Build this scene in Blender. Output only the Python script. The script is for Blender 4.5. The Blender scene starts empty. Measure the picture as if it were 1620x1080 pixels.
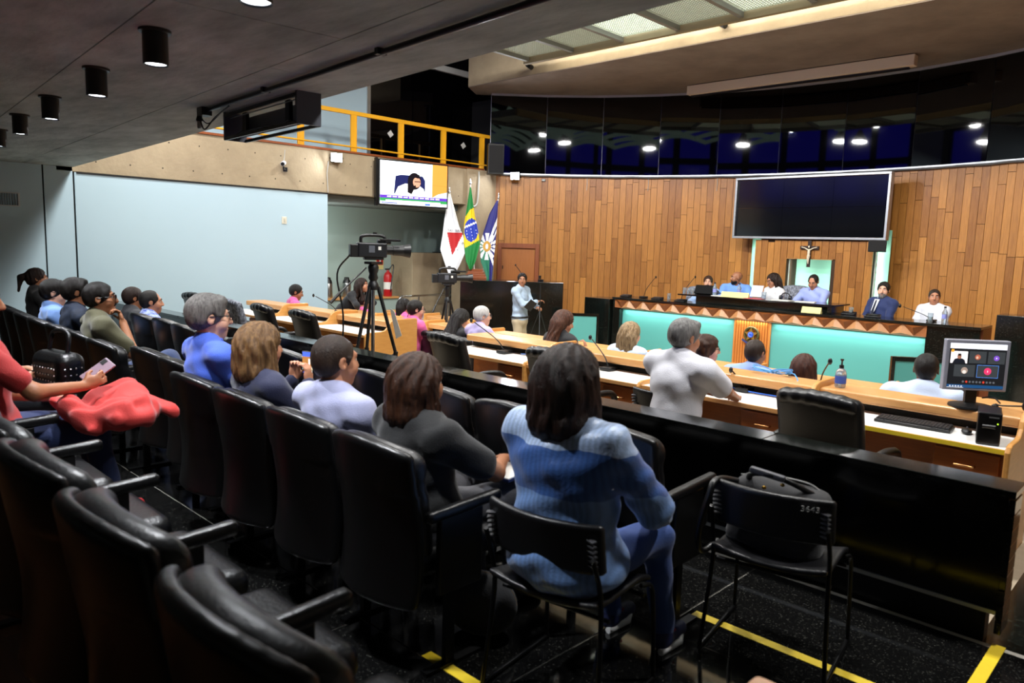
import bpy, bmesh, math, random
import numpy as np
from mathutils import Matrix, Vector
random.seed(7); np.random.seed(7)
S = bpy.context.scene
COL = S.collection
PI = math.pi

# ------------------------------------------------------------------ camera, world, exposure
cam_d = bpy.data.cameras.new('camera'); cam = bpy.data.objects.new('camera', cam_d); COL.objects.link(cam)
cam_d.sensor_width = 36.0; cam_d.lens = 26.0; cam_d.clip_end = 100; cam_d.clip_start = 0.05
cam.matrix_world = Matrix(((0.7176, -0.1096, 0.6878, 0.0), (0.6958, 0.0701, -0.7148, 0.0), (0.0301, 0.9915, 0.1266, 1.62), (0, 0, 0, 1)))
cam_d.dof.use_dof = True; cam_d.dof.focus_distance = 9.5; cam_d.dof.aperture_fstop = 3.5
S.camera = cam
w = bpy.data.worlds.new('world'); S.world = w; w.use_nodes = True
w.node_tree.nodes['Background'].inputs[0].default_value = (0.55, 0.6, 0.7, 1)
w.node_tree.nodes['Background'].inputs[1].default_value = 0.03
S.view_settings.view_transform = 'Standard'; S.view_settings.look = 'None'
S.view_settings.gamma = 1.0; S.view_settings.use_curve_mapping = False
S.view_settings.exposure = 0.0

FLOOD = 165.0      # each atrium floodlight, watts
DOWN = 19.0         # each downlight under the mezzanine, watts

# ------------------------------------------------------------------ materials
def lin(c):
    if isinstance(c, str):
        c = [int(c[i:i+2], 16)/255 for i in (0, 2, 4)]
    return tuple((x/12.92 if x <= .04045 else ((x+.055)/1.055)**2.4) for x in c)
MATS = {}
def mat(name, col, rough=.5, metal=0, var=0.0, vscale=6, vstretch=(1,1,1), bump=0, bscale=40, spec=.5, coat=0, emit=0, ecol=None, trans=0, rnd=0, col2=None, sheen=0, ior=None):
    if name in MATS: return MATS[name]
    m = bpy.data.materials.new(name); m.use_nodes = True
    nt = m.node_tree; N = nt.nodes; L = nt.links
    b = N['Principled BSDF']
    c = lin(col)
    b.inputs['Base Color'].default_value = (*c, 1)
    b.inputs['Roughness'].default_value = rough; b.inputs['Metallic'].default_value = metal
    b.inputs['Specular IOR Level'].default_value = spec
    if ior: b.inputs['IOR'].default_value = ior
    if coat: b.inputs['Coat Weight'].default_value = coat; b.inputs['Coat Roughness'].default_value = .05
    if sheen: b.inputs['Sheen Weight'].default_value = sheen
    if trans: b.inputs['Transmission Weight'].default_value = trans
    if emit:
        b.inputs['Emission Color'].default_value = (*lin(ecol or col), 1); b.inputs['Emission Strength'].default_value = emit
    if var or rnd or bump:
        tc = N.new('ShaderNodeTexCoord'); mp = N.new('ShaderNodeMapping'); mp.inputs['Scale'].default_value = vstretch
        L.new(tc.outputs['Object'], mp.inputs[0])
        oi = N.new('ShaderNodeObjectInfo')
        ad = N.new('ShaderNodeVectorMath'); ad.operation = 'ADD'
        ml = N.new('ShaderNodeVectorMath'); ml.operation = 'SCALE'; ml.inputs['Scale'].default_value = 37.0 if rnd else 0.0
        cb = N.new('ShaderNodeCombineXYZ')
        for k in range(3): L.new(oi.outputs['Random'], cb.inputs[k])
        L.new(cb.outputs[0], ml.inputs[0]); L.new(mp.outputs[0], ad.inputs[0]); L.new(ml.outputs[0], ad.inputs[1])
        vec = ad.outputs[0]
    if var or rnd:
        n = N.new('ShaderNodeTexNoise'); n.inputs['Scale'].default_value = vscale; n.inputs['Detail'].default_value = 6; n.inputs['Roughness'].default_value = .62
        L.new(vec, n.inputs['Vector'])
        c2 = lin(col2) if col2 else tuple(x*.45 for x in c)
        fac = n.outputs['Fac']
        r = N.new('ShaderNodeMapRange'); r.inputs[1].default_value = .35; r.inputs[2].default_value = .68; r.inputs[3].default_value = 0; r.inputs[4].default_value = var if var else 0
        L.new(fac, r.inputs[0])
        fac = r.outputs[0]
        if rnd:
            a = N.new('ShaderNodeMath'); a.operation = 'MULTIPLY_ADD'; a.inputs[1].default_value = rnd
            L.new(oi.outputs['Random'], a.inputs[0]); L.new(fac, a.inputs[2]); fac = a.outputs[0]
        mx = N.new('ShaderNodeMix'); mx.data_type = 'RGBA'; mx.clamp_factor = True
        mx.inputs[6].default_value = (*c, 1); mx.inputs[7].default_value = (*c2, 1)
        L.new(fac, mx.inputs[0]); L.new(mx.outputs[2], b.inputs['Base Color'])
    if bump:
        n2 = N.new('ShaderNodeTexNoise'); n2.inputs['Scale'].default_value = bscale; n2.inputs['Detail'].default_value = 4
        L.new(vec, n2.inputs['Vector'])
        bp = N.new('ShaderNodeBump'); bp.inputs['Strength'].default_value = bump; bp.inputs['Distance'].default_value = .02
        L.new(n2.outputs['Fac'], bp.inputs['Height']); L.new(bp.outputs[0], b.inputs['Normal'])
    MATS[name] = m
    return m
def granite(name, base, fleck, rough=.08, scale=90, amt=.62):
    m = mat(name, base, rough, spec=.6)
    nt = m.node_tree; N = nt.nodes; L = nt.links; b = N['Principled BSDF']
    tc = N.new('ShaderNodeTexCoord'); v = N.new('ShaderNodeTexVoronoi'); v.inputs['Scale'].default_value = scale
    n = N.new('ShaderNodeTexNoise'); n.inputs['Scale'].default_value = scale*.5; n.inputs['Detail'].default_value = 5
    L.new(tc.outputs['Object'], v.inputs['Vector']); L.new(tc.outputs['Object'], n.inputs['Vector'])
    mu = N.new('ShaderNodeMath'); mu.operation = 'MULTIPLY'
    sp = N.new('ShaderNodeSeparateColor'); L.new(v.outputs['Color'], sp.inputs[0])
    L.new(sp.outputs[0], mu.inputs[0]); L.new(n.outputs['Fac'], mu.inputs[1])
    r = N.new('ShaderNodeMapRange'); r.inputs[1].default_value = .42; r.inputs[2].default_value = amt
    L.new(mu.outputs[0], r.inputs[0])
    mx = N.new('ShaderNodeMix'); mx.data_type = 'RGBA'; mx.inputs[6].default_value = (*lin(base), 1); mx.inputs[7].default_value = (*lin(fleck), 1)
    L.new(r.outputs[0], mx.inputs[0]); L.new(mx.outputs[2], b.inputs['Base Color'])
    return m

M_gran_floor = granite('granite_floor', '0c0c0c', '3c3c38', .07, 170)
M_gran = granite('granite_black', '0c0f0d', '2c322c', .12, 130)
M_grout = mat('grout', 'b5b0a6', .7)
M_ceil = mat('concrete_dark', 'c2c7bd', .78, var=.75, vscale=2.6, vstretch=(.6,1.6,1), col2='7b7d74', bump=.25, bscale=14)
M_conc = mat('concrete_tan', 'aa997c', .85, var=.6, vscale=1.8, col2='8a7a62', bump=.3, bscale=18)
M_conc2 = mat('concrete_soffit', '8a7d72', .8, var=.6, vscale=1.5, col2='64584f', bump=.2, bscale=12)
M_wallb = mat('paint_pale_blue', 'b2cad4', .75, var=.12, vscale=.7, col2='a2bcc6')
M_wallt = mat('paint_teal_grey', '9fb3ad', .7, var=.1, vscale=.8, col2='8ea49e')
M_plank = mat('plank_wood', 'c08440', .33, var=.35, vscale=7, vstretch=(9,9,.7), col2='74431a', rnd=.55, bump=.05, bscale=30, coat=.15)
M_wood = mat('wood_honey', 'cf9a60', .33, var=.4, vscale=5, vstretch=(.7,9,9), col2='a9692c')
M_woodf = mat('wood_honey_side', 'cf9650', .35, var=.35, vscale=6, vstretch=(6,1,6), col2='a9692c')
M_woodd = mat('wood_drawer', '96531f', .35, var=.4, vscale=7, vstretch=(.8,8,8), col2='5f2f10')
M_wfrz = mat('wood_frieze', 'a4653a', .4, var=.3, vscale=8, vstretch=(1,4,4), col2='7d4a24', rnd=.35)
M_redw = mat('wood_red', '8c4a24', .4, var=.4, vscale=8, vstretch=(8,8,.6), col2='5e2c12')
M_doorw = mat('wood_door', 'a9672f', .4, var=.4, vscale=6, vstretch=(8,8,.6), col2='7d4419')
M_white = mat('laminate_white', 'e9e7e2', .4)
M_teal = mat('panel_teal', '4f9a93', .55, var=.08, vscale=1, col2='478f88')
M_niche = mat('panel_green', '86bfa6', .5)
M_glassb = mat('glass_black', '030304', .03, spec=.5, ior=1.45)
M_alu = mat('aluminium', 'b8bcc0', .35, metal=.9)
M_steel = mat('steel', 'c7c9cc', .22, metal=1)
M_blk = mat('plastic_black', '0c0c0d', .42)
M_blkm = mat('metal_black', '0b0b0c', .35, metal=.4)
M_leath = mat('leather_black', '0b0b0e', .36, bump=.10, bscale=120, spec=.6)
M_leath2 = mat('leather_dull', '08080a', .36, bump=.12, bscale=90, spec=.5)
M_shell = mat('seat_shell', '070708', .35)
M_yel = mat('paint_yellow', 'e2a41c', .45)
M_tape = mat('tape_yellow', 'e8c92a', .5, var=.25, vscale=12, col2='c7a81c')
M_red = mat('paint_red', 'b3161a', .35)
M_gold = mat('brass', 'c79a44', .3, metal=1)
M_dark = mat('void_dark', '0a0b0c', .8)
M_plf = mat('floor_bounce_pale', 'b3a48e', .45, var=.3, vscale=3, vstretch=(1,6,1), col2='94846c')  # pale tone invented to bounce light upward; floor mostly out of view
M_pvc = mat('pvc_grey', 'b6b6b0', .5)
M_paper = mat('paper', 'e8e6df', .7)
M_papery = mat('paper_cream', 'dfd38c', .7)
M_clear = mat('plastic_clear', 'cfdde6', .15, trans=.75)
M_steelb = mat('steel_brushed', 'a9a9a8', .3, metal=1)

# ------------------------------------------------------------------ mesh builder
class MB:
    def __init__(s): s.v = []; s.f = []; s.mi = []
    def add(s, vs, fs, mi=0):
        o = len(s.v); s.v += [tuple(map(float, p)) for p in vs]; s.f += [tuple(i+o for i in f) for f in fs]; s.mi += [mi]*len(fs); return s
    def box(s, c, d, rot=None, mi=0):
        x, y, z = d[0]/2, d[1]/2, d[2]/2
        vs = [Vector((i*x, j*y, k*z)) for k in (-1,1) for j in (-1,1) for i in (-1,1)]
        if rot is not None: vs = [rot @ q for q in vs]
        vs = [(q.x+c[0], q.y+c[1], q.z+c[2]) for q in vs]
        return s.add(vs, [(0,2,3,1),(4,5,7,6),(0,1,5,4),(2,6,7,3),(0,4,6,2),(1,3,7,5)], mi)
    def bx(s, x0, x1, y0, y1, z0, z1, mi=0):
        return s.box(((x0+x1)/2, (y0+y1)/2, (z0+z1)/2), (abs(x1-x0), abs(y1-y0), abs(z1-z0)), None, mi)
    def cyl(s, p0, p1, r0, r1=None, n=12, mi=0):
        r1 = r0 if r1 is None else r1
        p0 = Vector(p0); p1 = Vector(p1); d = (p1-p0).normalized()
        a = d.orthogonal().normalized(); b = d.cross(a)
        vs = []
        for p, r in ((p0, r0), (p1, r1)):
            for k in range(n):
                t = 2*PI*k/n; vs.append(p + (a*math.cos(t)+b*math.sin(t))*r)
        fs = [(k, (k+1) % n, n+(k+1) % n, n+k) for k in range(n)] + [tuple(range(n-1, -1, -1)), tuple(range(n, 2*n))]
        return s.add(vs, fs, mi)
    def tube(s, pts, r, n=8, closed=False, mi=0):
        pts = [Vector(p) for p in pts]; m = len(pts); rs = r if hasattr(r, '__len__') else [r]*m
        prev = None; vs = []
        for i, p in enumerate(pts):
            if closed: d = pts[(i+1) % m]-pts[i-1]
            else: d = pts[min(i+1, m-1)]-pts[max(i-1, 0)]
            d.normalize()
            a = d.orthogonal() if prev is None else (prev - d*prev.dot(d))
            if a.length < 1e-6: a = d.orthogonal()
            a.normalize(); prev = a; b = d.cross(a)
            for k in range(n):
                t = 2*PI*k/n; vs.append(p+(a*math.cos(t)+b*math.sin(t))*rs[i])
        fs = []
        for i in range(m if closed else m-1):
            j = (i+1) % m
            for k in range(n): fs.append((i*n+k, i*n+(k+1) % n, j*n+(k+1) % n, j*n+k))
        if not closed: fs += [tuple(range(n-1, -1, -1)), tuple(range((m-1)*n, m*n))]
        return s.add(vs, fs, mi)
    def lathe(s, prof, c=(0,0,0), n=20, mi=0, caps=True):
        vs = []
        for r, z in prof:
            for k in range(n):
                t = 2*PI*k/n; vs.append((c[0]+r*math.cos(t), c[1]+r*math.sin(t), c[2]+z))
        m = len(prof)
        fs = [(i*n+k, i*n+(k+1) % n, (i+1)*n+(k+1) % n, (i+1)*n+k) for i in range(m-1) for k in range(n)]
        if caps: fs += [tuple(range(n-1, -1, -1)), tuple(range((m-1)*n, m*n))]
        return s.add(vs, fs, mi)
    def ell(s, c, r, n=12, m=8, mi=0, rot=None):
        vs = []
        for i in range(m+1):
            ph = PI*i/m
            for k in range(n):
                t = 2*PI*k/n
                q = Vector((r[0]*math.sin(ph)*math.cos(t), r[1]*math.sin(ph)*math.sin(t), r[2]*math.cos(ph)))
                if rot is not None: q = rot @ q
                vs.append((q.x+c[0], q.y+c[1], q.z+c[2]))
        fs = [(i*n+k, (i+1)*n+k, (i+1)*n+(k+1) % n, i*n+(k+1) % n) for i in range(m) for k in range(n)]
        return s.add(vs, fs, mi)
    def prism(s, poly, a0, a1, axis='x', mi=0):
        n = len(poly)
        def P(u, v, a): return (a, u, v) if axis == 'x' else ((u, a, v) if axis == 'y' else (u, v, a))
        vs = [P(u, v, a0) for u, v in poly]+[P(u, v, a1) for u, v in poly]
        fs = [(k, (k+1) % n, n+(k+1) % n, n+k) for k in range(n)]+[tuple(range(n-1, -1, -1)), tuple(range(n, 2*n))]
        return s.add(vs, fs, mi)
    def grid(s, fn, nu, nv, thick=None, mi=0):
        vs = [fn(i/nu, j/nv) for j in range(nv+1) for i in range(nu+1)]
        fs = [(j*(nu+1)+i, j*(nu+1)+i+1, (j+1)*(nu+1)+i+1, (j+1)*(nu+1)+i) for j in range(nv) for i in range(nu)]
        return s.add(vs, fs, mi)
    def mesh(s, name, mats, smooth=False):
        me = bpy.data.meshes.new(name); me.from_pydata(s.v, [], s.f)
        if not isinstance(mats, (list, tuple)): mats = [mats]
        for m in mats: me.materials.append(m)
        if len(mats) > 1: me.polygons.foreach_set('material_index', s.mi)
        bm = bmesh.new(); bm.from_mesh(me); bmesh.ops.recalc_face_normals(bm, faces=bm.faces); bm.to_mesh(me); bm.free()
        if smooth:
            me.polygons.foreach_set('use_smooth', [True]*len(me.polygons))
            me.set_sharp_from_angle(angle=math.radians(50 if smooth is True else smooth))
        me.update(); return me
    def build(s, name, mats, parent=None, smooth=False, bevel=0, loc=None, rz=0, seg=2):
        return link(name, s.mesh(name, mats, smooth), parent, bevel, loc, rz, seg)
def link(name, me, parent=None, bevel=0, loc=None, rz=0, seg=2):
    o = bpy.data.objects.new(name, me); COL.objects.link(o)
    if parent is not None: o.parent = parent
    if loc is not None: o.location = loc
    if rz: o.rotation_euler = (0, 0, rz)
    if bevel:
        b = o.modifiers.new('bevel', 'BEVEL'); b.width = bevel; b.segments = seg; b.limit_method = 'ANGLE'; b.angle_limit = math.radians(40)
    return o
def tag(o, label, cat, group=None):
    o['label'] = label; o['category'] = cat
    if group: o['group'] = group
    return o
def thing(name, label, cat, loc=(0,0,0), rz=0, group=None):
    o = bpy.data.objects.new(name, None); COL.objects.link(o); o.empty_display_size = .1
    o.location = loc; o.rotation_euler = (0, 0, rz); return tag(o, label, cat, group)
def struct(o, label=None):
    o['kind'] = 'structure'
    if label: o['label'] = label
    return o
def sempty(name, loc=(0,0,0)):
    o = bpy.data.objects.new(name, None); COL.objects.link(o); o.location = loc; o['kind'] = 'structure'; return o
def copy_tree(o, parent=None):
    c = o.copy(); COL.objects.link(c); c.parent = parent
    for ch in list(o.children): copy_tree(ch, c)
    return c
def clone(o, label, loc, rz=0, group=None):
    c = copy_tree(o); c.location = loc; c.rotation_euler = (0, 0, rz); c['label'] = label
    if group: c['group'] = group
    return c
def RZ(a): return Matrix.Rotation(a, 3, 'Z')
def RX(a): return Matrix.Rotation(a, 3, 'X')
def RY(a): return Matrix.Rotation(a, 3, 'Y')
def arc(pts, n=6):
    """Catmull-Rom through points"""
    P = [Vector(p) for p in pts]; P = [P[0]*2-P[1]]+P+[P[-1]*2-P[-2]]; out = []
    for i in range(1, len(P)-2):
        for k in range(n):
            t = k/n; a, b, c, d = P[i-1], P[i], P[i+1], P[i+2]
            out.append(.5*((2*b)+(c-a)*t+(2*a-5*b+4*c-d)*t*t+(3*b-a-3*c+d)*t**3))
    out.append(P[-2]); return out
def area_light(name, loc, size, watts, parent=None, rot=(0,0,0), color=(1,1,1), size_y=None, spread=None):
    l = bpy.data.lights.new(name, 'AREA'); l.energy = watts; l.color = color
    if size_y: l.shape = 'RECTANGLE'; l.size = size; l.size_y = size_y
    else: l.shape = 'DISK'; l.size = size
    if spread: l.spread = spread
    o = bpy.data.objects.new(name, l); COL.objects.link(o); o.location = loc; o.rotation_euler = rot
    if parent is not None: o.parent = parent
    return o

# ------------------------------------------------------------------ the room shell
WX = -11.5                 # left wall plane
CC = (-5.3, 5.85); CR = 8.2 # plan circle of the curved front wall
def arcp(x, r=CR):
    return CC[1]+math.sqrt(max(r*r-(x-CC[0])**2, 0))
def arca(a, r=CR): return (CC[0]+r*math.sin(a), CC[1]+r*math.cos(a))   # a=0 at centre, negative to the left

# audience floor with granite tiles
fl = struct(MB().bx(-11.6, 3.5, -3.0, 3.6, -.3, -.006).build('floor', M_grout))
tm = MB().bx(-.696, .696, -.446, .446, -.02, 0).mesh('tile', M_gran_floor)
for j, yc in enumerate([3.11, 2.21, 1.31, .41]):
    off = -1.61 if j == 0 else (-1.77 + (.62 if j % 2 == 0 else 0))
    for i in range(-4, 8):
        xc = off-.7-1.4*i
        if xc < -11 or xc > 3: continue
        t = link('tile', tm, fl, loc=(xc, yc, 0))
# tier under the back row with wooden boards
tr = struct(MB().bx(-11.5, -.95, -3.0, .92, -.0, .14).build('floor', M_gran))
bm_ = MB().bx(-1.0, 1.0, -.072, .072, 0, .02).mesh('floorboard', mat('board_brown', '6e4526', .4, var=.4, vscale=5, vstretch=(.6,8,8), col2='3f2512', rnd=.3))
for j in range(9):
    for i in range(5):
        link('floorboard', bm_, tr, loc=(-2.05-2.004*i-(.9 if j % 2 else 0), .845-.147*j, .14))
# lower chamber floors, stepping down towards the dais
struct(MB().bx(-11.5, -.62, 3.6, 5.7, -.6, -.18).build('floor', M_plf))
struct(MB().bx(-.62, 3.5, 3.6, 5.7, -.6, -.02).build('floor', M_gran))
struct(MB().bx(-11.5, 3.5, 5.7, 7.3, -.7, -.38).build('floor', M_plf))
struct(MB().bx(-14.5, 3.5, 7.3, 14.6, -.8, -.5).build('floor', M_plf))
# dais platform
n = 28; poly = [(-8.3, 11.62), (-1.2, 11.62)]+[(x, arcp(x)) for x in np.linspace(-1.2, -9.6, n)]+[(-9.6, 12.3), (-8.3, 11.75)]
struct(MB().prism(poly, -.5, 0.0, 'z').build('floor', M_redw))

# left wall: painted panels with dark joints
wl = sempty('wall_left')
MB().bx(WX-.12, WX-.02, -3.0, 7.19, -.5, 2.55).build('backing', M_dark, wl)
for y0, y1 in [(-3, -.6), (-.6, 1.2), (1.2, 2.84), (2.852, 3.205), (3.22, 7.19)]:
    MB().bx(WX-.03, WX, y0+.004, y1-.004, -.5, 2.52 if y1 < 3.21 else 2.455).build('panel', M_wallb, wl)
# return of the left wall and recess behind
struct(MB().bx(-13.1, WX-.12, 7.05, 7.19, -.5, 2.45).build('wall_recess_side', M_wallb))
struct(MB().bx(-13.3, -13.1, 6.9, 13.2, -.5, 3.2).build('wall_recess', M_wallt))
struct(MB().bx(-13.1, -11.75, 7.19, 11.4, 2.33, 2.45).build('ceiling', mat('soffit_grey', '6f7774', .8)))
struct(MB().bx(-13.1, -12.35, 9.75, 10.75, -.5, 1.44).build('wall_concrete_block', M_conc, bevel=.01))
struct(MB().bx(-12.9, -11.9, 10.75, 11.6, -.5, 1.46).build('wall_dark_opening', M_dark))
struct(MB().bx(-13.1, -11.9, 11.6, 12.1, -.5, 4.8).build('wall_recess_end', M_dark))
# corner column
struct(MB().bx(-11.9, -11.45, 10.45, 11.5, -.5, 3.19).build('trim_1', M_conc, bevel=.01))
# concrete parapet beam
pb = struct(MB().bx(-11.8, WX, 3.0, 10.45, 2.46, 3.19).build('trim_2', M_conc, bevel=.008))
h = MB()
for i in range(16):
    for z in (2.62, 3.0):
        y = 3.5+i*.45+(.1 if z > 2.8 else 0)
        if y < 10.3: h.cyl((WX+.001, y, z), (WX-.003, y, z), .011, n=8)
h.build('tie_hole', mat('hole_dark', '3a332a', .9), pb)['kind'] = 'stuff'
MB().bx(-11.82, WX+.02, 3.0, 10.95, 3.19, 3.225).build('coping', M_redw, pb)
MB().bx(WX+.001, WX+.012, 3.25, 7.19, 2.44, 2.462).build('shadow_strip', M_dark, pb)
# gallery behind the parapet
struct(MB().bx(-14.5, -11.8, 3.0, 12.2, 3.0, 3.19).build('floor', M_conc2))
struct(MB().bx(-12.75, -12.6, 3.0, 8.76, 3.19, 6.4).build('wall_gallery', M_wallb))
gw = sempty('window_2')
for k in range(3):
    y0 = 8.84+1.08*k
    MB().bx(-12.64, -12.62, y0+.01, y0+1.07, 3.19, 5.3).build('pane', M_glassb, gw)
MB().bx(-12.68, -12.58, 8.76, 8.84, 3.19, 6.4).build('mullion', M_alu, gw)
MB().bx(-12.66, -12.56, 8.84, 12.1, 5.3, 5.42).build('head_rail', mat('white_trim', 'cfcfca', .5), gw)
# mezzanine slab over the audience
def edge(x): return 3.21-.0791*(x+11.5)
sl = struct(MB().prism([(-11.5, edge(-11.5)-.01), (3.5, edge(3.5)-.01), (3.5, -3), (-11.5, -3)], 2.535, 3.0, 'z').build('ceiling', M_dark))
ang = math.atan(-.0791); ca, sa = math.cos(ang), math.sin(ang)
def slabpt(s_, t_): return (-11.5+s_*ca+t_*sa*1.0, 3.21+s_*sa-t_*ca)
rows_t = [0, .6, 1.37, 2.14, 2.91, 3.68, 4.45, 5.2, 6.0]
for r in range(len(rows_t)-1):
    st = -1.5 if r % 2 == 0 else -.6
    ln = 2.3 if r else 3.1
    for k in range(9):
        s0, s1 = st+k*ln, st+(k+1)*ln
        s0c, s1c = max(s0, 0 if r == 0 else -.4), min(s1, 15.4)
        if s1c-s0c < .05: continue
        q = [slabpt(s0c+.003, rows_t[r]+.003), slabpt(s1c-.003, rows_t[r]+.003), slabpt(s1c-.003, rows_t[r+1]-.003), slabpt(s0c+.003, rows_t[r+1]-.003)]
        q = [(max(a, -11.49), b) for a, b in q]
        MB().prism(q, 2.52, 2.55, 'z').build('panel', M_ceil, sl)
struct(MB().bx(-11.5, 3.5, -3.1, -3.0, 0, 3).build('wall_back', mat('paint_dim', '8b9694', .8)))
# upper atrium: gallery wall above the slab with blue lit windows, roof and side wall
struct(MB().bx(-14.5, 11, .2, .4, 3.0, 8.2).build('wall_upper_back', M_dark))
struct(MB().bx(3.5, 11, .2, 14.6, 2.9, 3.0).build('floor', M_dark))
struct(MB().bx(11, 11.1, .2, 14.6, 2.9, 8.2).build('wall_upper_right', M_dark))
struct(MB().bx(-14.5, 11, 14.6, 14.7, -.8, 8.2).build('wall_far', M_dark))
ub = sempty('window_3')
M_blue = mat('blue_window', '1e1a8c', .2, emit=1.3, ecol='2a22c8')
for i in range(11):
    for j, (z0, z1) in enumerate([(3.6, 4.7), (4.95, 6.2)]):
        x0 = -14.3+i*1.36
        MB().bx(x0, x0+1.1, .4, .42, z0, z1).build('pane', M_blue, ub)
struct(MB().bx(-14.5, 11, .2, 14.6, 8.1, 8.2).build('ceiling', M_dark))
struct(MB().bx(3.5, 3.6, -3, 14.6, -.5, 3.0).build('wall_right', mat('paint_right', '5c5a56', .8)))
struct(MB().bx(-14.6, -14.5, 3, 14.6, 3.0, 8.2).build('wall_upper_left', M_dark))
# wavy roof strips above the atrium
M_wavy_glow = mat('roof_sheet', '8fa79c', .5, emit=.8, ecol='9fc0b2')  # glow put into the sheets in place of daylight from above
def strip(u, v, y):
    x = -7.5+u*11; ph = 1.2*y
    return (x, y+.1*v, 5.0+.03*y+.2*abs(math.sin(x*1.75+ph))+.13*v+.012*math.sin(x*60))
for k in range(7):
    y = 3.2+k*.75
    o = MB().grid(lambda u, v: strip(u, v, y), 240, 2).build('roof_sheet', M_wavy_glow, smooth=True)
    tag(o, 'wavy translucent roof strip with added glow over the atrium, %s from the front beam' % ['seventh', 'sixth', 'fifth', 'fourth', 'third', 'second', 'first'][k], 'roof sheet', 'wavy roof strips')
# front beam, soffit and skylight
struct(MB().bx(-11.5, 3.5, 10.45, 10.75, 4.815, 8.1).build('trim_3', M_conc))
poly = [(-11.5, 10.455), (1.5, 10.455)]+[(x, arcp(x, 8.4)) for x in np.linspace(1.5, -11.9, 40)]
struct(MB().prism(poly, 4.8, 5.0, 'z').build('ceiling', M_conc2))
sk = thing('skylight_panel_row', 'row of skylight frames with egg-crate louvres beside the concrete beam', 'skylight', (-9.2, 8.4, 4.86))
M_frame = mat('skylight_frame', '8f918c', .5, metal=.3)
ems = [.35, .55, 3.5, .8, 2.2, 1.0, 3, 1, 3, 1, 3]
lv = MB()
for k in range(23): lv.bx(.05+k*.0415-.0035, .05+k*.0415+.0035, .05, 1.3, .03, .04)
for k in range(29): lv.bx(.05, .96, .05+k*.0445-.0035, .05+k*.0445+.0035, .03, .04)
lvm = lv.mesh('louvre', mat('louvre_pale', 'b9bfae', .5))
for i in range(11):
    MB().bx(i*1.0-.035, i*1.0+.035, 0, 1.4, -.03, .12).build('frame_bar', M_frame, sk)
    link('louvre', lvm, sk, loc=(i*1.0, 0, 0))
    me = mat('diffuser_%d' % i, 'e6efe0', .5, emit=ems[i], ecol='f4f8f2')
    MB().bx(i*1.0+.05, i*1.0+.95, .05, 1.32, .055, .065).build('diffuser', me, sk)
MB().bx(-.1, 11, 1.34, 1.42, -.06, .1).build('frame_bar', mat('skylight_frame_warm', '9a8c6c', .5), sk)
MB().bx(-.1, 11, -.05, .02, -.06, .1).build('frame_bar', M_frame, sk)
# curved front wall: black glass band above, wooden planks below
ang0, ang1 = math.asin((-11.55-CC[0])/CR), math.asin((2.6-CC[0])/CR)
def arcstrip(r0, r1, z0, z1, a0, a1, n=60):
    m = MB(); A = np.linspace(a0, a1, n)
    vs = []
    for a in A:
        p, q = arca(a, r0), arca(a, r1)
        vs += [(p[0], p[1], z0), (p[0], p[1], z1), (q[0], q[1], z0), (q[0], q[1], z1)]
    fs = []
    for i in range(n-1):
        b = i*4; c = b+4
        fs += [(b, c, c+1, b+1), (b+2, b+3, c+3, c+2), (b+1, c+1, c+3, b+3), (b, b+2, c+2, c)]
    fs += [(0, 1, 3, 2), ((n-1)*4, (n-1)*4+2, (n-1)*4+3, (n-1)*4+1)]
    return m.add(vs, fs)
gb = sempty('window_1')
arcstrip(CR+.06, CR+.1, 3.1, 4.85, ang0, ang1).build('backing', mat('mullion_grey', '8c8c98', .4, metal=.5), gb)
npan = 15
A = [ang0+(ang1-ang0)*k/npan for k in range(npan+1)]
for k in range(npan):
    p, q = Vector((*arca(A[k], CR), 0)), Vector((*arca(A[k+1], CR), 0))
    d = (q-p).normalized(); p = p+d*.006; q = q-d*.006; nn = Vector((d.y, -d.x, 0))*-1
    e = .012; til = random.uniform(-.006, .006)
    vs = []
    for z in (3.18, 4.76):
        o_ = nn*(til if z > 4 else -til)
        vs += [p+o_, q+o_, q+nn*e+o_, p+nn*e+o_]
        for v in vs[-4:]: v.z = z
    MB().add(vs, [(0,3,2,1), (4,5,6,7), (0,1,5,4), (1,2,6,5), (2,3,7,6), (3,0,4,7)]).build('pane', M_glassb, gb)
arcstrip(CR-.05, CR+.02, 4.76, 4.83, ang0, ang1).build('head_rail', mat('rail_grey', '9a9aa6', .5), gb)
arcstrip(CR-.03, CR+.02, 3.15, 3.18, ang0, ang1).build('sill_rail', M_alu, gb)
wf = struct(arcstrip(CR+.012, CR+.1, -.5, 3.16, ang0+.004, ang1).build('wall_front', mat('plank_gap', '24160a', .85)))
pw = .128; ncol = int((ang1-ang0-.02)*CR/pw)
planks = []
for c in range(ncol):
    a = ang0+.012+(c+.5)*pw/CR
    z = -.5+random.uniform(0, .9)*-1
    while z < 3.15:
        L_ = random.choice([.85, 1.05, 1.25, 1.5]); z0, z1 = max(z, -.5), min(z+L_, 3.15)
        if z1-z0 > .06: planks.append((a, z0, z1))
        z += L_
DOORA = (math.asin((-11.42-CC[0])/CR), math.asin((-10.76-CC[0])/CR))
def plank_mesh(m, a, z0, z1, local):
    hw = pw/2-.0018
    if local: m.bx(-hw, hw, -.012+random.uniform(-.001, .002), .012, 0, 1)
planks = [p for p in planks if not (DOORA[0] < p[0] < DOORA[1] and p[2] < 1.7)]
cx, cy, cz = 0, 0, 1.62
vis = [p for p in planks if p[2] > .3 and arca(p[0])[0] < -1.5 and not (-6.9 < arca(p[0])[0] < -4.25 and p[1] > 1.9 and p[2] < 3.0)]
vis.sort(key=lambda p: -(min(p[2]-p[1], 3))/((arca(p[0])[0])**2+(arca(p[0])[1])**2))
ids = set(id(p) for p in vis[:300])
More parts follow.
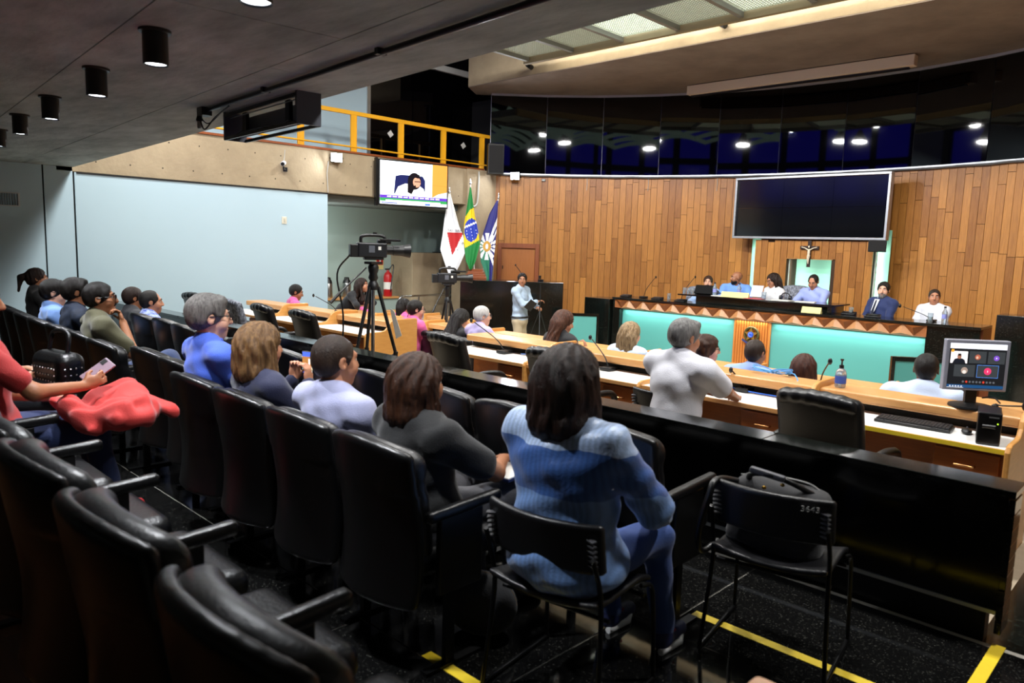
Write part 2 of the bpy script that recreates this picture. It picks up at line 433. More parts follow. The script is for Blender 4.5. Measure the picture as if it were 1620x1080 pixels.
pm = MB().bx(-pw/2+.003, pw/2-.003, -.012, .012, 0, 1).mesh('plank', M_plank)
rest = MB()
for p in planks:
    a, z0, z1 = p; q = arca(a, CR)
    if id(p) in ids:
        o = link('plank', pm, wf, loc=(q[0], q[1], z0+.0015), rz=-a); o.scale = (1, 1+random.uniform(-.2, .2), z1-z0-.007)
    else:
        rest.box((q[0], q[1], (z0+z1)/2), (pw-.006, .024, z1-z0-.006), RZ(-a))
rest.build('planks', M_plank, wf)['kind'] = 'stuff'
# door in the wooden wall
am = sum(DOORA)/2; q = arca(am, CR-.02)
dr = sempty('door_1', (q[0], q[1], -.5)); dr.rotation_euler = (0, 0, -am)
MB().bx(-.36, .36, .0, .04, 0, 2.1).build('leaf', M_doorw, dr, bevel=.004)
for x0, x1, z0, z1 in [(-.45, -.36, 0, 2.2), (.36, .45, 0, 2.2), (-.36, .36, 2.1, 2.2)]:
    MB().bx(x0, x1, -.05, .05, z0, z1).build('door_frame', M_redw, dr, bevel=.004)
MB().bx(-.34, -.32, -.025, .0, 1.65, 1.72).build('hinge', M_blkm, dr)
# electric trunking along the top of the planks
pts = [(*arca(a, CR-.06), 3.13+.006*math.sin(a*60)) for a in np.linspace(ang0+.02, ang1, 50)]
tag(MB().tube(pts, .018, 6).build('cable_run', mat('cable_grey', '4e4c4a', .6), smooth=True), 'grey cable run along the seam between planks and black glass', 'cable')
for i, x in enumerate([-10.0, -8.9, -7.6]):
    y = arcp(x, CR-.03)
    tag(MB().tube([(x, y, 3.14), (x+.01, y, 3.0), (x, y, 2.86)], .006, 5).build('hanging_cable', M_pvc), ['leftmost short cable stub hanging down over the planks', 'middle short cable stub hanging down over the planks', 'short cable stub hanging over the planks nearest the big screen'][i], 'cable', 'cable stubs on plank wall')
# ------------------------------------------------------------------ lights that the place has, and added lamps out of view
M_lamp = mat('lamp_white', 'ffffff', .5, emit=4, ecol='f4f7ff')
def floodlight(loc, label, rot, watts, visible_emit=True):
    t = thing('pendant_floodlight', label, 'floodlight', loc, 0, 'floodlights hung over the chamber')
    MB().lathe([(.05, .34), (.07, .3), (.1, .22), (.2, .02), (.21, 0), (.2, 0), (.19, .015), (.09, .2)], n=20, caps=False).build('reflector', M_alu, t, smooth=True)
    MB().lathe([(.17, .03), (.17, .04)], n=20).build('lens', M_lamp, t)
    MB().cyl((0, 0, .34), (0, 0, 3.0 if loc[2] < 5.3 else 2.6), .008, n=6).build('rod', M_blkm, t)
    area_light('flood', (0, 0, -.02), .4, watts, t, rot, (1, .985, .96))
    return t
xs = [-10.3, -7.6, -4.9, -2.2, .4]
for i, x in enumerate(xs):
    floodlight((x, 4.1, 5.1), '%s pendant floodlight of the row hung over the granite barrier' % ['first', 'second', 'third', 'fourth', 'fifth'][i], (.12, 0, 0), FLOOD)
for i, x in enumerate([-8.2, -5.4, -2.6]):  # row added out of view to light the dais
    floodlight((x, 7.4, 5.1), '%s pendant floodlight of the unseen row added over the councillor desks' % ['first', 'second', 'third'][i], (.6, 0, 0), FLOOD*1.5)
# black cylinder downlights under the slab
M_ring = mat('lamp_rim', '2a211b', .4)
M_dl = mat('downlight_lens', 'ffffff', .5, emit=9, ecol='eef2ff')
dls = [(-3.52, 1.33), (-4.57, 1.41), (-5.76, 1.49), (-6.85, 1.56), (-8.0, 1.66), (-2.34, 1.2)]
dn = ['second nearest the camera', 'third in the row', 'fourth in the row', 'fifth in the row', 'farthest in the row near the left edge', 'nearest, cut off by the top of the picture']
for (x, y), nm in zip(dls, dn):
    t = thing('ceiling_downlight', 'black cylinder downlight on the concrete ceiling, '+nm, 'downlight', (x, y, 2.37), 0, 'black cylinder downlights')
    MB().lathe([(.046, .006), (.05, 0), (.052, .0), (.053, .01), (.053, .138)], n=24, caps=False).build('housing', M_blk, t, smooth=True)
    MB().lathe([(.053, .136), (.068, .138), (.068, .15), (.04, .15)], n=24).build('flange', M_ring, t, smooth=True)
    MB().lathe([(.046, .008), (.046, .012)], n=24).build('lens', M_dl, t)
    area_light('beam', (0, 0, -.003), .085, DOWN, t, (0, 0, 0), (.93, .96, 1), spread=math.radians(110))
# added tube, out of view above the skylight, to brighten the concrete beam
t = thing('added_beam_light', 'added tube light hidden above the skylight frame to brighten the beam', 'lamp', (-4.0, 9.86, 5.15))
MB().cyl((-5.2, 0, 0), (5.5, 0, 0), .02, n=8).build('tube', mat('tube_warm', 'fff2d8', .5, emit=6, ecol='fff0d0'), t)
MB().bx(-5.2, 5.5, -.06, -.03, -.03, .03).build('batten', M_alu, t)
area_light('wash', (0, .03, 0), 10.0, 100, t, (math.radians(75), 0, 0), (1, .93, .8), .06)

t = thing('added_recess_lamp', 'added unseen lamp brightening the coffee recess', 'lamp', (-12.3, 7.2, 2.0))  # lamp added out of view to brighten the recess
MB().box((0, .02, 0), (.3, .03, .1)).build('diffuser', mat('recess_diff', 'ffffff', .5, emit=3), t, bevel=.01)
area_light('beam', (0, .05, 0), .25, 16, t, (math.radians(70), 0, 0), (.95, 1, .97))
# two floodlights on the walls
for loc, rz, lab, wt in [((-11.36, 7.28, 3.07), math.radians(60), 'glaring white floodlight on the concrete parapet beside the wall screen', 40), ((-11.0, 11.36, 3.1), math.radians(30), 'glaring white floodlight in the corner where planks meet the column', 40)]:
    t = thing('wall_floodlight', lab, 'floodlight', loc, rz)
    MB().box((0, .06, 0), (.2, .07, .16)).build('housing', M_blkm, t, bevel=.01)
    MB().box((0, .02, 0), (.18, .012, .14)).build('lens', mat('flood_lens', 'ffffff', .5, emit=60, ecol='e9f0ff'), t)
    MB().tube([(-.11, .06, 0), (-.11, .14, -.02), (.11, .14, -.02), (.11, .06, 0)], .008, 6).build('bracket', M_blkm, t)
    area_light('flood', (0, .005, 0), .17, wt, t, (math.radians(-70), 0, 0), (.9, .94, 1))

# ------------------------------------------------------------------ gallery railing
t = thing('balcony_railing', 'yellow metal railing along the concrete gallery parapet', 'railing', (-11.62, 0, 3.22))
MB().bx(-.025, .025, 3.2, 11.3, .66, .73).build('top_rail', M_yel, t, bevel=.005)
MB().cyl((.02, 3.2, .1), (.02, 11.3, .1), .016).build('lower_rail', M_yel, t)
pmesh = MB().bx(-.02, .02, -.05, .05, -.03, .66).bx(.02, .03, -.06, -.045, -.03, .66).bx(.02, .03, .045, .06, -.03, .66).mesh('post', M_yel)
for k in range(8): link('post', pmesh, t, loc=(0, 10.97-1.06*k, 0))
for y, z, lab in [(9.35, 3.83, 'pale diamond-shaped sticker on the gallery glass nearer the white wall'), (11.35, 3.83, 'pale diamond-shaped sticker on the gallery glass near the corner')]:
    MB().box((-12.612, y, z), (.004, .11, .11), RX(.7)).build('sticker', M_paper, gw)
# conduit and hanging bracket under the slab
q0, q1 = slabpt(6.3, .4), slabpt(14.5, .4)
t = thing('ceiling_conduit', 'long black conduit pipe fixed under the concrete ceiling', 'pipe', (0, 0, 2.5))
MB().tube([(q0[0], q0[1], 0), (q1[0], q1[1], 0)], .014, 10).build('pipe', M_blkm, t, smooth=True)
MB().box((q0[0]-.03, q0[1], -.005), (.1, .07, .06), RZ(ang)).build('end_box', M_blk, t)
for k in range(6):
    p = slabpt(7.3+k*1.3, .4); MB().box((p[0], p[1], .004), (.03, .05, .03), RZ(ang)).build('clamp', M_blkm, t)
p = slabpt(6.22, .42)
t = thing('ceiling_sensor', 'small black-capped sensor hanging on wires from the conduit end', 'sensor', (p[0], p[1], 2.38))
MB().lathe([(.012, 0), (.016, .01), (.016, .05)], n=12).build('bulb', M_steelb, t, smooth=True)
MB().lathe([(.02, .05), (.024, .06), (.018, .085)], n=12).build('cap', M_blk, t, smooth=True)
MB().tube(arc([(0, 0, .08), (.08, .0, -.01), (.2, .02, .06), (.5, -.02, .1)]), .005, 5).tube(arc([(0, 0, .085), (.1, .02, .03), (.25, .05, .1)]), .004, 5).build('cable', M_blk, t)
p = slabpt(6.75, .18)
t = thing('hanging_screen_cage', 'open black steel cage with a screen slung under the concrete ceiling edge', 'screen cage', (p[0], p[1]+.02, 2.52), ang); t.scale = (1.0, .5, .72)
for x in (-.55, .62): MB().bx(x-.012, x+.012, -.16, .16, -.27, 0).build('end_plate', mat('plate_slate', '4a4d58', .5), t)
for y, z in ((-.15, -.26), (.15, -.26), (-.15, -.03)): MB().bx(-.55, .62, y-.014, y+.014, z-.014, z+.014).build('bar', M_blkm, t)
MB().box((.02, .09, -.14), (1.08, .03, .2), RX(-.35)).build('screen', mat('screen_back', '50545c', .4), t, bevel=.004)
MB().box((.02, -.07, -.05), (1.08, .05, .01), RX(.3)).build('tray', M_alu, t)
for x in (-.35, .35): MB().box((x, .0, -.12), (.06, .05, .2)).build('arm', M_blkm, t)
cb = MB()
for k in range(4): cb.tube(arc([(-.5, -.1+.03*k, -.25), (-.3+.1*k, -.05, -.2), (-.1+.15*k, .02, -.24), (.4, -.05+.03*k, -.2)]), .005, 5)
cb.build('cable', M_blk, t)
# security camera, switch, vent on the left wall
t = thing('security_camera', 'white bullet security camera on the concrete parapet', 'camera', (-11.38, 6.28, 2.86), math.radians(-35))
MB().cyl((-.1, 0, .03), (.1, 0, -.01), .037, n=14).build('body', mat('cam_white', 'd8d8dc', .4), t, smooth=True)
MB().cyl((.1, 0, -.01), (.118, 0, -.013), .03, n=14).build('lens_hood', M_blk, t)
MB().tube([(-.02, 0, -.02), (-.03, 0, -.08), (-.09, .02, -.08)], .014, 8).box((-.1, .02, -.08), (.03, .07, .07)).build('bracket', M_blk, t)
MB().tube(arc([(-.08, 0, .06), (-.09, .01, .14), (-.07, .02, .24)]), .006, 5).build('cable', M_pvc, t)
t = thing('light_switch', 'cream light switch plate on the pale blue wall', 'switch', (WX, 6.35, 1.95))
MB().bx(0, .012, -.045, .045, -.06, .06).build('plate', mat('switch_cream', 'd6d2c0', .5), t, bevel=.004)
MB().bx(.012, .018, -.015, .015, -.03, .03).build('rocker', mat('switch_rocker', 'bdb9a6', .5), t)
t = thing('air_vent', 'white slatted air vent in the shaded left wall', 'vent', (WX, 2.33, 2.04))
for y0, y1, z0, z1 in [(-.3, .24, .075, .09), (-.3, .24, -.09, -.075), (-.3, -.28, -.075, .075), (.22, .24, -.075, .075)]:
    MB().bx(0, .014, y0, y1, z0, z1).build('frame', mat('vent_white', 'c4c8c8', .5), t)
vm = MB().bx(.001, .012, -.004, .004, -.075, .075).mesh('slat', mat('vent_grey', '6e7476', .5))
for k in range(18): link('slat', vm, t, loc=(0, -.265+k*.0282, 0))
MB().tube([(WX+.008, 7.12, 3.0), (WX+.008, 7.1, 2.7), (WX+.008, 7.13, 2.46)], .008, 5)
tag(MB().tube([(WX+.01, 7.2, 3.0), (WX+.01, 7.17, 2.8), (WX+.01, 7.19, 2.47)], .008, 5).build('lamp_cable', M_pvc), 'white cable running down the parapet from the floodlight', 'cable')

# ------------------------------------------------------------------ screens
EM = {}
def emat(c, s=1.0):
    k = (c, s)
    if k not in EM: EM[k] = mat('screen_%s_%d' % (c, int(s*100)), c, .3, emit=s, ecol=c, spec=.2)
    return EM[k]
def picture(parent, w_, h_, items, y=-.001):
    """flat picture: items = (colour, polygon in 0..1 coordinates) drawn back to front"""
    for i, (c, poly, *st) in enumerate(items):
        vs = [((u-.5)*w_, y-.0004*i, (v-.5)*h_) for u, v in poly]
        MB().add(vs, [tuple(range(len(vs)))]).build(st[1] if len(st) > 1 else 'picture_area', emat(c, st[0] if st else 1.0), parent)
def R4(x0, y0, x1, y1): return [(x0, y0), (x1, y0), (x1, y1), (x0, y1)]
def circ(cx, cy, rx, ry, n=20): return [(cx+rx*math.cos(2*PI*k/n), cy+ry*math.sin(2*PI*k/n)) for k in range(n)]
t = thing('wall_television', 'flat television showing a seated speaker, hung on the concrete parapet', 'television', (-11.18, 8.85, 2.73), math.radians(78))
MB().box((0, .03, 0), (1.44, .06, .83)).build('housing', M_blk, t, bevel=.006)
MB().box((0, .09, 0), (.5, .08, .3)).build('bracket', M_blkm, t); MB().box((-.75, .05, 0), (.04, .08, .86)).build('side_bar', M_blkm, t)
picture(t, 1.39, .78, [('d8eef0', R4(0, 0, 1, 1), 1.1), ('eaf6ff', R4(0, .25, .6, 1), 1.1), ('e08a3c', R4(.77, .2, 1, 1), .9), ('c46f2c', R4(.77, .5, 1, .505), .8),
    ('1c2150', [(.2, .25), (.22, .66), (.3, .7), (.62, .7), (.66, .6), (.66, .25)], .6), ('eef0ea', [(.2, .2), (.26, .42), (.36, .5), (.55, .5), (.64, .4), (.68, .2)], 1.1),
    ('141016', circ(.5, .57, .1, .2), .5), ('141016', [(.4, .55), (.4, .3), (.46, .26), (.5, .4)], .5), ('c98f76', circ(.535, .55, .058, .12), .8), ('241b1c', R4(.5, .555, .59, .575), .4), ('141016', [(.44, .72), (.5, .77), (.58, .72), (.56, .64), (.5, .66)], .5), ('101010', circ(.51, .45, .012, .03, 10), .3),
    ('b8c8d8', [(.76, .2), (.86, .3), (1, .36), (1, .2)], 1.0),
    ('5a32a8', R4(0, .14, 1, .21), .9), ('2f8f4a', R4(0, .07, 1, .14), .8), ('e8f0ff', R4(.08, .075, .9, .1), 1), ('dfe6f4', R4(0, 0, 1, .07), 1), ('2c3c9c', R4(.02, .02, .25, .04), .7), ('3c62b8', R4(.66, .015, .74, .055), .8)]
    + [('f4f4ff', R4(.1+.08*k, .165, .16+.08*k, .19), 1) for k in range(10)])

t = thing('video_wall', 'wide dark video wall screen in a silver frame on the plank wall', 'screen', (-5.63, 13.42, 2.49))
for x0, x1, z0, z1 in [(-1.4, 1.4, .53, .57), (-1.4, 1.4, -.57, -.53), (-1.4, -1.36, -.53, .53), (1.36, 1.4, -.53, .53)]:
    MB().bx(x0, x1, -.05, .1, z0, z1).build('frame', M_alu, t, bevel=.004)
for i in range(3):
    for j in range(2):
        MB().bx(-1.355+i*.905, -1.355+(i+1)*.905-.004, -.0, .1, -.525+j*.526, -.525+(j+1)*.526-.004).build('display', mat('display_off', '05060a', .12, spec=.6), t)
# central plank block with lit green niches
bk = sempty('wall_dais', (0, 0, 0))
MB().bx(-6.57, -5.94, 13.47, 13.98, 0, 1.9).bx(-5.13, -4.44, 13.47, 13.98, 0, 1.9).bx(-5.94, -5.13, 13.47, 13.98, 1.57, 1.9).build('core', mat('core_brown', '3a2411', .8), bk)
for c in range(17):
    x0 = -6.575+c*.1262; x = x0+.0631
    lo = 1.57 if -5.95 < x < -5.12 else 0
    z = lo-random.uniform(0, .6)*(lo == 0)
    while z < 1.9:
        L_ = random.choice([.7, .95, 1.2]); z0, z1 = max(z, lo), min(z+L_, 1.9)
        if z1-z0 > .05:
            o = link('plank', pm, bk, loc=(x, 13.46, z0+.002)); o.scale = (.97, 1, z1-z0-.004)
        z += L_
MB().bx(-5.95, -5.13, 13.9, 13.92, 0, 1.58).build('niche_panel', M_niche, bk)
for x0, x1 in ((-6.76, -6.58), (-4.44, -4.24)):
    MB().bx(x0, x1, 13.7, 13.72, 0, 2.1).build('niche_panel', M_niche, bk)
MB().bx(-5.96, -5.11, 13.455, 13.475, 1.56, 1.575).build('niche_edge', M_wood, bk)

def strip_light(name, loc, sx, sy, watts, rot, parent, col=(.9, 1, .93)):
    return area_light(name, loc, sx, watts, parent, rot, col, sy)
strip_light('led', (-5.92, 13.6, .8), .02, 1.5, 7, (math.radians(90), 0, math.radians(-30)), bk)
strip_light('led', (-5.16, 13.6, .8), .02, 1.5, 7, (math.radians(90), 0, math.radians(30)), bk)
MB().bx(-5.94, -5.93, 13.55, 13.58, .05, 1.55).build('led_bar', M_white, bk); MB().bx(-5.15, -5.14, 13.55, 13.58, .05, 1.55).build('led_bar', M_white, bk)
for i, (x, rr) in enumerate([(-6.6, 1), (-4.42, -1)]):
    MB().bx(x-.008, x+.008, 13.55, 13.58, .2, 1.8).build('led_bar', M_white, bk)
    strip_light('led', (x, 13.61, 1.0), .02, 1.7, 6, (math.radians(90), 0, math.radians(30*rr)), bk)
# crucifix
t = thing('crucifix', 'dark wooden crucifix with an ivory figure above the green niche', 'crucifix', (-5.52, 13.42, 1.66))
MB().bx(-.03, .03, -.012, .012, -.24, .24).bx(-.17, .17, -.012, .012, .08, .14).build('cross', mat('cross_dark', '2a150c', .45), t, bevel=.003)
M_iv = mat('ivory', 'd9cdb4', .5)
MB().ell((0, -.025, .02), (.026, .018, .07)).ell((0, -.03, .125), (.017, .018, .022)).tube([(0, -.025, .06), (-.07, -.022, .1), (-.14, -.02, .12)], [.014, .01, .008], 6).tube([(0, -.025, .06), (.07, -.022, .1), (.14, -.02, .12)], [.014, .01, .008], 6).tube([(-.012, -.025, -.03), (-.008, -.04, -.1), (0, -.025, -.18)], [.016, .013, .008], 6).tube([(.012, -.025, -.03), (.01, -.04, -.1), (.003, -.025, -.18)], [.016, .013, .008], 6).build('figure', M_iv, t, smooth=True)
MB().ell((0, -.025, -.035), (.03, .022, .03)).build('cloth', M_iv, t, smooth=True)
def speaker(loc, rz, label, s=(.24, .2, .22)):
    t = thing('loudspeaker', label, 'loudspeaker', loc, rz)
    MB().prism([(-s[0]/2, -s[1]/2), (s[0]/2, -s[1]/2), (s[0]*.36, s[1]/2), (-s[0]*.36, s[1]/2)], -s[2]/2, s[2]/2, 'z').build('cabinet', M_blk, t, bevel=.01)
    MB().bx(-s[0]*.44, s[0]*.44, -s[1]/2-.008, -s[1]/2, -s[2]*.44, s[2]*.44).build('grille', mat('grille', '151517', .7, bump=.5, bscale=300), t)
    MB().bx(-.03, .03, s[1]/2, s[1]/2+.08, -.03, .03).build('bracket', M_blkm, t)
    return t
speaker((-4.3, 13.2, 1.82), .35, 'small black loudspeaker under the right end of the video wall', (.28, .2, .2))
speaker((-11.2, 10.95, 3.4), math.radians(60), 'black loudspeaker in the corner beside the yellow railing', (.34, .3, .62))
# retracted projection screen
t = thing('projection_screen_case', 'long pale case of a retracted projection screen under the soffit', 'projector screen', (-5.9, 12.95, 4.72), .01)
MB().bx(-2.0, 2.0, -.09, .09, -.1, .07).build('case', mat('case_beige', 'dccbb8', .5), t, bevel=.01)
MB().bx(-1.96, 1.9, .0, .08, -.125, -.1).build('bottom_bar', M_blk, t)
# spotlights on the beam
for i, (x, z) in enumerate([(-9.75, 4.95), (-5.85, 5.0)]):
    t = thing('beam_spotlight', ['small black spotlight on the left end of the concrete beam', 'small black spotlight on the concrete beam under the bright skylight'][i], 'spotlight', (x, 10.42, z))
    MB().cyl((-.06, -.05, .03), (.08, -.07, -.04), .035, .045, 12).build('head', M_blk, t, smooth=True)
    MB().cyl((0, -.05, .0), (0, .0, .12), .01, n=6).build('stem', M_blk, t)

# ------------------------------------------------------------------ dais desk
t = thing('dais_desk', 'long presiding desk with zigzag carved wooden frieze and teal lit front', 'desk', (0, 0, 0))
MB().bx(-8.34, -2.3, 11.36, 12.0, .71, .745).build('counter', M_gran, t, bevel=.004)
MB().bx(-8.3, -2.96, 11.4, 11.48, .55, .71).build('frieze_board', M_wfrz, t)
nz = 17; zw = (8.3-2.96)/nz
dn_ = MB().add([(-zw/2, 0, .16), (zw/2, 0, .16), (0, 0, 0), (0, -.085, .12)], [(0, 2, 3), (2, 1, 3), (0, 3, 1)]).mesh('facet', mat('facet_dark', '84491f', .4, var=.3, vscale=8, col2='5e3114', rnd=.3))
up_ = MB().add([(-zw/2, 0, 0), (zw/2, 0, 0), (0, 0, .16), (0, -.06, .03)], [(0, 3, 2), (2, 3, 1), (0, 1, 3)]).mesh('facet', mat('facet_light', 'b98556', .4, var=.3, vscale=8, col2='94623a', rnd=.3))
for k in range(nz):
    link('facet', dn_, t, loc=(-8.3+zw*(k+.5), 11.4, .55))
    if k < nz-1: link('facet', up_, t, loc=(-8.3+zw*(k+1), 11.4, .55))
for x0, x1 in ((-8.2, -5.9), (-5.26, -2.97)): MB().bx(x0, x1, 11.53, 11.55, -.5, .56).build('front_panel', M_teal, t)
MB().bx(-5.9, -5.26, 11.5, 11.55, -.5, .56).build('rib_backing', M_redw, t)
rb = MB().cyl((0, 0, -.5), (0, 0, .55), .022, n=10).mesh('rib', mat('wood_rib', 'c47a35', .4, var=.3, vscale=6, vstretch=(4,4,.7), col2='8d4a1a'), True)
for k in range(14): link('rib', rb, t, loc=(-5.88+.0462*k, 11.505, 0))
MB().bx(-8.36, -8.2, 11.42, 11.9, -.5, .71).build('end_post', M_gran, t)
MB().bx(-2.97, -2.32, 11.42, 12.0, -.5, .71).build('end_block', M_gran, t, bevel=.004)
MB().bx(-2.33, -2.3, 11.5, 12.0, -.5, .71).build('side_panel', M_redw, t)
MB().bx(-8.2, -2.97, 11.47, 11.49, .535, .55).build('light_strip', M_white, t)
for x0, x1 in ((-8.15, -5.95), (-5.2, -3.0)): strip_light('led', ((x0+x1)/2, 11.47, .53), x1-x0, .03, 13, (math.radians(-12), 0, 0), t, (.93, 1, .97))
strip_light('led', (-5.58, 11.46, .53), .55, .03, 2.2, (math.radians(-12), 0, 0), t, (1, .9, .75))
# emblem
e = thing('coat_of_arms', 'round bronze coat of arms with blue disc on the ribbed panel', 'emblem', (-5.56, 11.46, .3))
MB().tube([(.115*math.cos(a), .0, .115*math.sin(a)+.01) for a in np.linspace(0, 2*PI, 28)[:-1]], .024, 6, True).build('wreath', mat('bronze_green', '59552c', .45, metal=.5, var=.6, vscale=40, col2='2d2c14', bump=.5, bscale=60), e, smooth=True)
st_ = []
for k in range(10): r = .12 if k % 2 == 0 else .055; st_.append((r*math.sin(PI*k/5), r*math.cos(PI*k/5)+.01))
MB().prism(st_, -.03, .0, 'y').build('star', mat('bronze_gold', 'a5803a', .4, metal=.6), e)
MB().cyl((0, -.045, .01), (0, -.02, .01), .048, n=20).build('disc', mat('enamel_blue', '2452c8', .3), e)
MB().tube([(.03*math.cos(a), -.046, .01+.03*math.sin(a)) for a in np.linspace(.5, 5.5, 12)], .004, 5).build('ring', mat('enamel_pale', 'a9c4ff', .3), e)
MB().box((-.08, -.02, -.12), (.16, .02, .03), RY(.5)).box((.08, -.02, -.12), (.16, .02, .03), RY(-.5)).build('ribbon', mat('enamel_dark', '2b3a6e', .4), e)
# raised black counter in the middle
t = thing('raised_counter', 'raised black counter on the middle of the presiding desk', 'counter', (0, 0, 0))
MB().bx(-6.72, -4.36, 11.62, 12.12, .745, .86).build('front', M_gran, t, bevel=.004)
MB().bx(-7.05, -4.3, 11.55, 12.2, .86, .885).build('top', mat('gloss_black', '08080a', .12), t, bevel=.004)
# granite blocks
b = MB().bx(-.3, .3, -.25, .25, 0, 1.2).build('granite_pier', M_gran, bevel=.006, loc=(-8.69, 11.6, -.5)); tag(b, 'black granite pier at the left end of the presiding desk', 'pier')
b = MB().bx(-.45, .6, -.2, .25, 0, 1.43).build('granite_pier', M_gran, bevel=.006, loc=(-1.7, 11.6, -.5)); tag(b, 'tall black granite pier right of the presiding desk', 'pier')
b = thing('granite_rostrum', 'black granite speaking rostrum below the three flags', 'rostrum', (-9.69, 10.02, -.5), math.radians(43.5))
MB().bx(-.97, .97, 0, .75, 0, 1.48).build('block', M_gran, b, bevel=.006)
MB().bx(-.95, -.55, -.012, 0, .1, 1.1).build('side_panel', mat('gran_dark', '060707', .2), b)
m_ = thing('gooseneck_microphone', 'thin black gooseneck microphone on the granite rostrum', 'microphone', (-9.75, 10.3, .98))
MB().lathe([(.05, 0), (.05, .012), (.012, .02)], n=14).build('base', M_blk, m_)
MB().tube(arc([(0, 0, .01), (.01, .01, .15), (-.06, -.05, .28)]), .006, 6).build('neck', M_blk, m_)
MB().ell((-.07, -.06, .3), (.016, .016, .022)).build('windscreen', M_blk, m_)
# framed teal panels and yellow-edged steps
for loc, rz, lab in [((-8.42, 10.42, -.5), math.radians(40), 'small teal panel in a dark frame beside the steps to the presiding desk'), ((-2.45, 9.62, -.5), math.radians(35), 'small teal panel in a dark frame in front of the right desk end')]:
    t = thing('framed_panel', lab, 'panel', loc, rz)
    MB().bx(-.36, .36, 0, .03, .05, .92).build('sheet', M_teal, t)
    for x0, x1, z0, z1 in [(-.4, -.36, 0, .97), (.36, .4, 0, .97), (-.36, .36, .92, .97)]: MB().bx(x0, x1, -.01, .05, z0, z1).build('frame', M_gran, t)
t = thing('dais_steps', 'dark steps with yellow edges leading up to the presiding desk', 'steps', (-9.5, 11.15, -.5), math.radians(30))
for k in range(3):
    MB().bx(-.3, .3, k*.22, .66, k*.165, (k+1)*.165).build('step', M_redw, t)
    MB().bx(-.3, .3, k*.22-.004, k*.22+.01, (k+1)*.165-.05, (k+1)*.165+.002).build('nosing', M_tape, t)

# ------------------------------------------------------------------ flags
E1 = Vector((.717, .696, 0)); ED = Vector((-.69, .72, 0))
M_fw = mat('flag_white', 'e4e6ea', .7); M_fr = mat('flag_red', 'b5161c', .7); M_fg = mat('flag_green', '0f7a34', .7); M_fy = mat('flag_yellow', 'e6c614', .7)
M_fb = mat('flag_blue', '1d37a8', .7); M_fn = mat('flag_navy', '24246e', .7); M_ft = mat('flag_teal', '1c6e52', .7); M_fo = mat('flag_gold', 'b98b2c', .6)
FP = 80.0
def inpoly(p, poly):
    x, y = p; c = False; n = len(poly)
    for i in range(n):
        x1, y1 = poly[i]; x2, y2 = poly[i-1]
        if (y1 > y) != (y2 > y) and x < (x2-x1)*(y-y1)/(y2-y1)+x1: c = not c
    return c
def flag(name, label, tip_px, tip, base, rows, mats, colour, fold, ph):
    t = thing('flag', label, 'flag', (base[0], base[1], base[2]), 0, 'flags behind the rostrum')
    bv = Vector(base); tv = Vector(tip)
    MB().cyl((0, 0, 0), tv-bv, .013, n=10).build('pole', mat('pole_white', 'dcdcd8', .4), t, smooth=True)
    MB().lathe([(.02, -.03), (.025, 0), (.012, .03), (.014, .05), (.002, .1)], tuple(tv-bv), 10).build('finial', M_steel, t, smooth=True)
    ys = [r[0] for r in rows]
    def P(u, v):
        y = ys[0]+(ys[-1]-ys[0])*v
        l = np.interp(y, ys, [r[1] for r in rows]); r_ = np.interp(y, ys, [r[2] for r in rows]); x = l+(r_-l)*u
        return x, y
    def W(u, v):
        x, y = P(u, v)
        w_ = min(1, v*3)
        d = fold*w_*(math.sin(u*8+ph+v*1.5)+.5*math.sin(u*15+v*4+ph))
        q = tv-bv+E1*((x-tip_px[0])/FP)+Vector((0, 0, -(y-tip_px[1])/FP))-ED*(d+.05+.24*v)
        return q
    m = MB(); nu, nv = 44, 80
    vs = [W(i/nu, j/nv) for j in range(nv+1) for i in range(nu+1)]
    m.v = [tuple(q) for q in vs]
    for j in range(nv):
        for i in range(nu):
            a = j*(nu+1)+i; m.f.append((a, a+1, a+nu+2, a+nu+1)); m.mi.append(colour(P((i+.5)/nu, (j+.5)/nv)))
    o = m.build('cloth', mats, t, smooth=75)
    s = o.modifiers.new('thick', 'SOLIDIFY'); s.thickness = .004
    return t
f1 = flag('flag', 'white flag with a red triangle, leftmost of the three flags', (710, 303), (-11.25, 9.78, 2.66), (-10.80, 10.0, 1.08),
     [(306, 709, 711), (345, 704, 722), (370, 702, 734), (393, 699, 740), (415, 707, 731), (440, 717, 719)], [M_fw, M_fr],
     lambda p: 1 if inpoly(p, [(708.5, 366), (734.5, 367), (718, 402)]) else 0, .022, 0)
f2 = flag('flag', 'green and yellow flag with a blue starry disc, middle of the three', (744, 288), (-10.97, 10.08, 2.85), (-10.74, 10.03, 1.08),
     [(295, 743.5, 745.5), (340, 738.5, 753), (355, 736.5, 757), (383, 737, 762.5), (410, 741, 756.5), (424, 748, 750)], [M_fg, M_fy, M_fb, M_fw],
     lambda p: (3 if abs((p[1]-353)+(p[0]-748)*.45) < 1.6 or ((int(p[0]*1.0) * 7 + int(p[1]/1.5) * 13) % 23 == 0 and p[1] > 360) else 2) if ((p[0]-748)/11)**2+((p[1]-362)/18)**2 < 1 else (1 if inpoly(p, [(745, 330), (753, 326), (763, 376), (739, 390), (735, 375), (736, 345)]) else 0), .018, 1.0)
def f3col(p):
    dx, dy = p[0]-773, p[1]-389
    r = math.hypot(dx, dy*.8)
    if r < 3 and abs(dx) < 2.2: return 2
    if r < 6.5: return 3
    a = math.degrees(math.atan2(dy, dx)) % 30
    if r < 17 and (a < 9 or a > 21): return 2
    if abs(dx*.92+dy*.33-.5) < 1.6+.01*r and dy < 0: return 2
    if abs(dx*.92+dy*.33-4.8) < .8 and dy < 0: return 2
    if abs(dx*.85-dy*.35) < 1.6 and dy > 0 and r < 40: return 2
    return 0 if (dy+dx*.9 < 2 or dx > 5) and not (dx < -3 and dy > -8) else 1
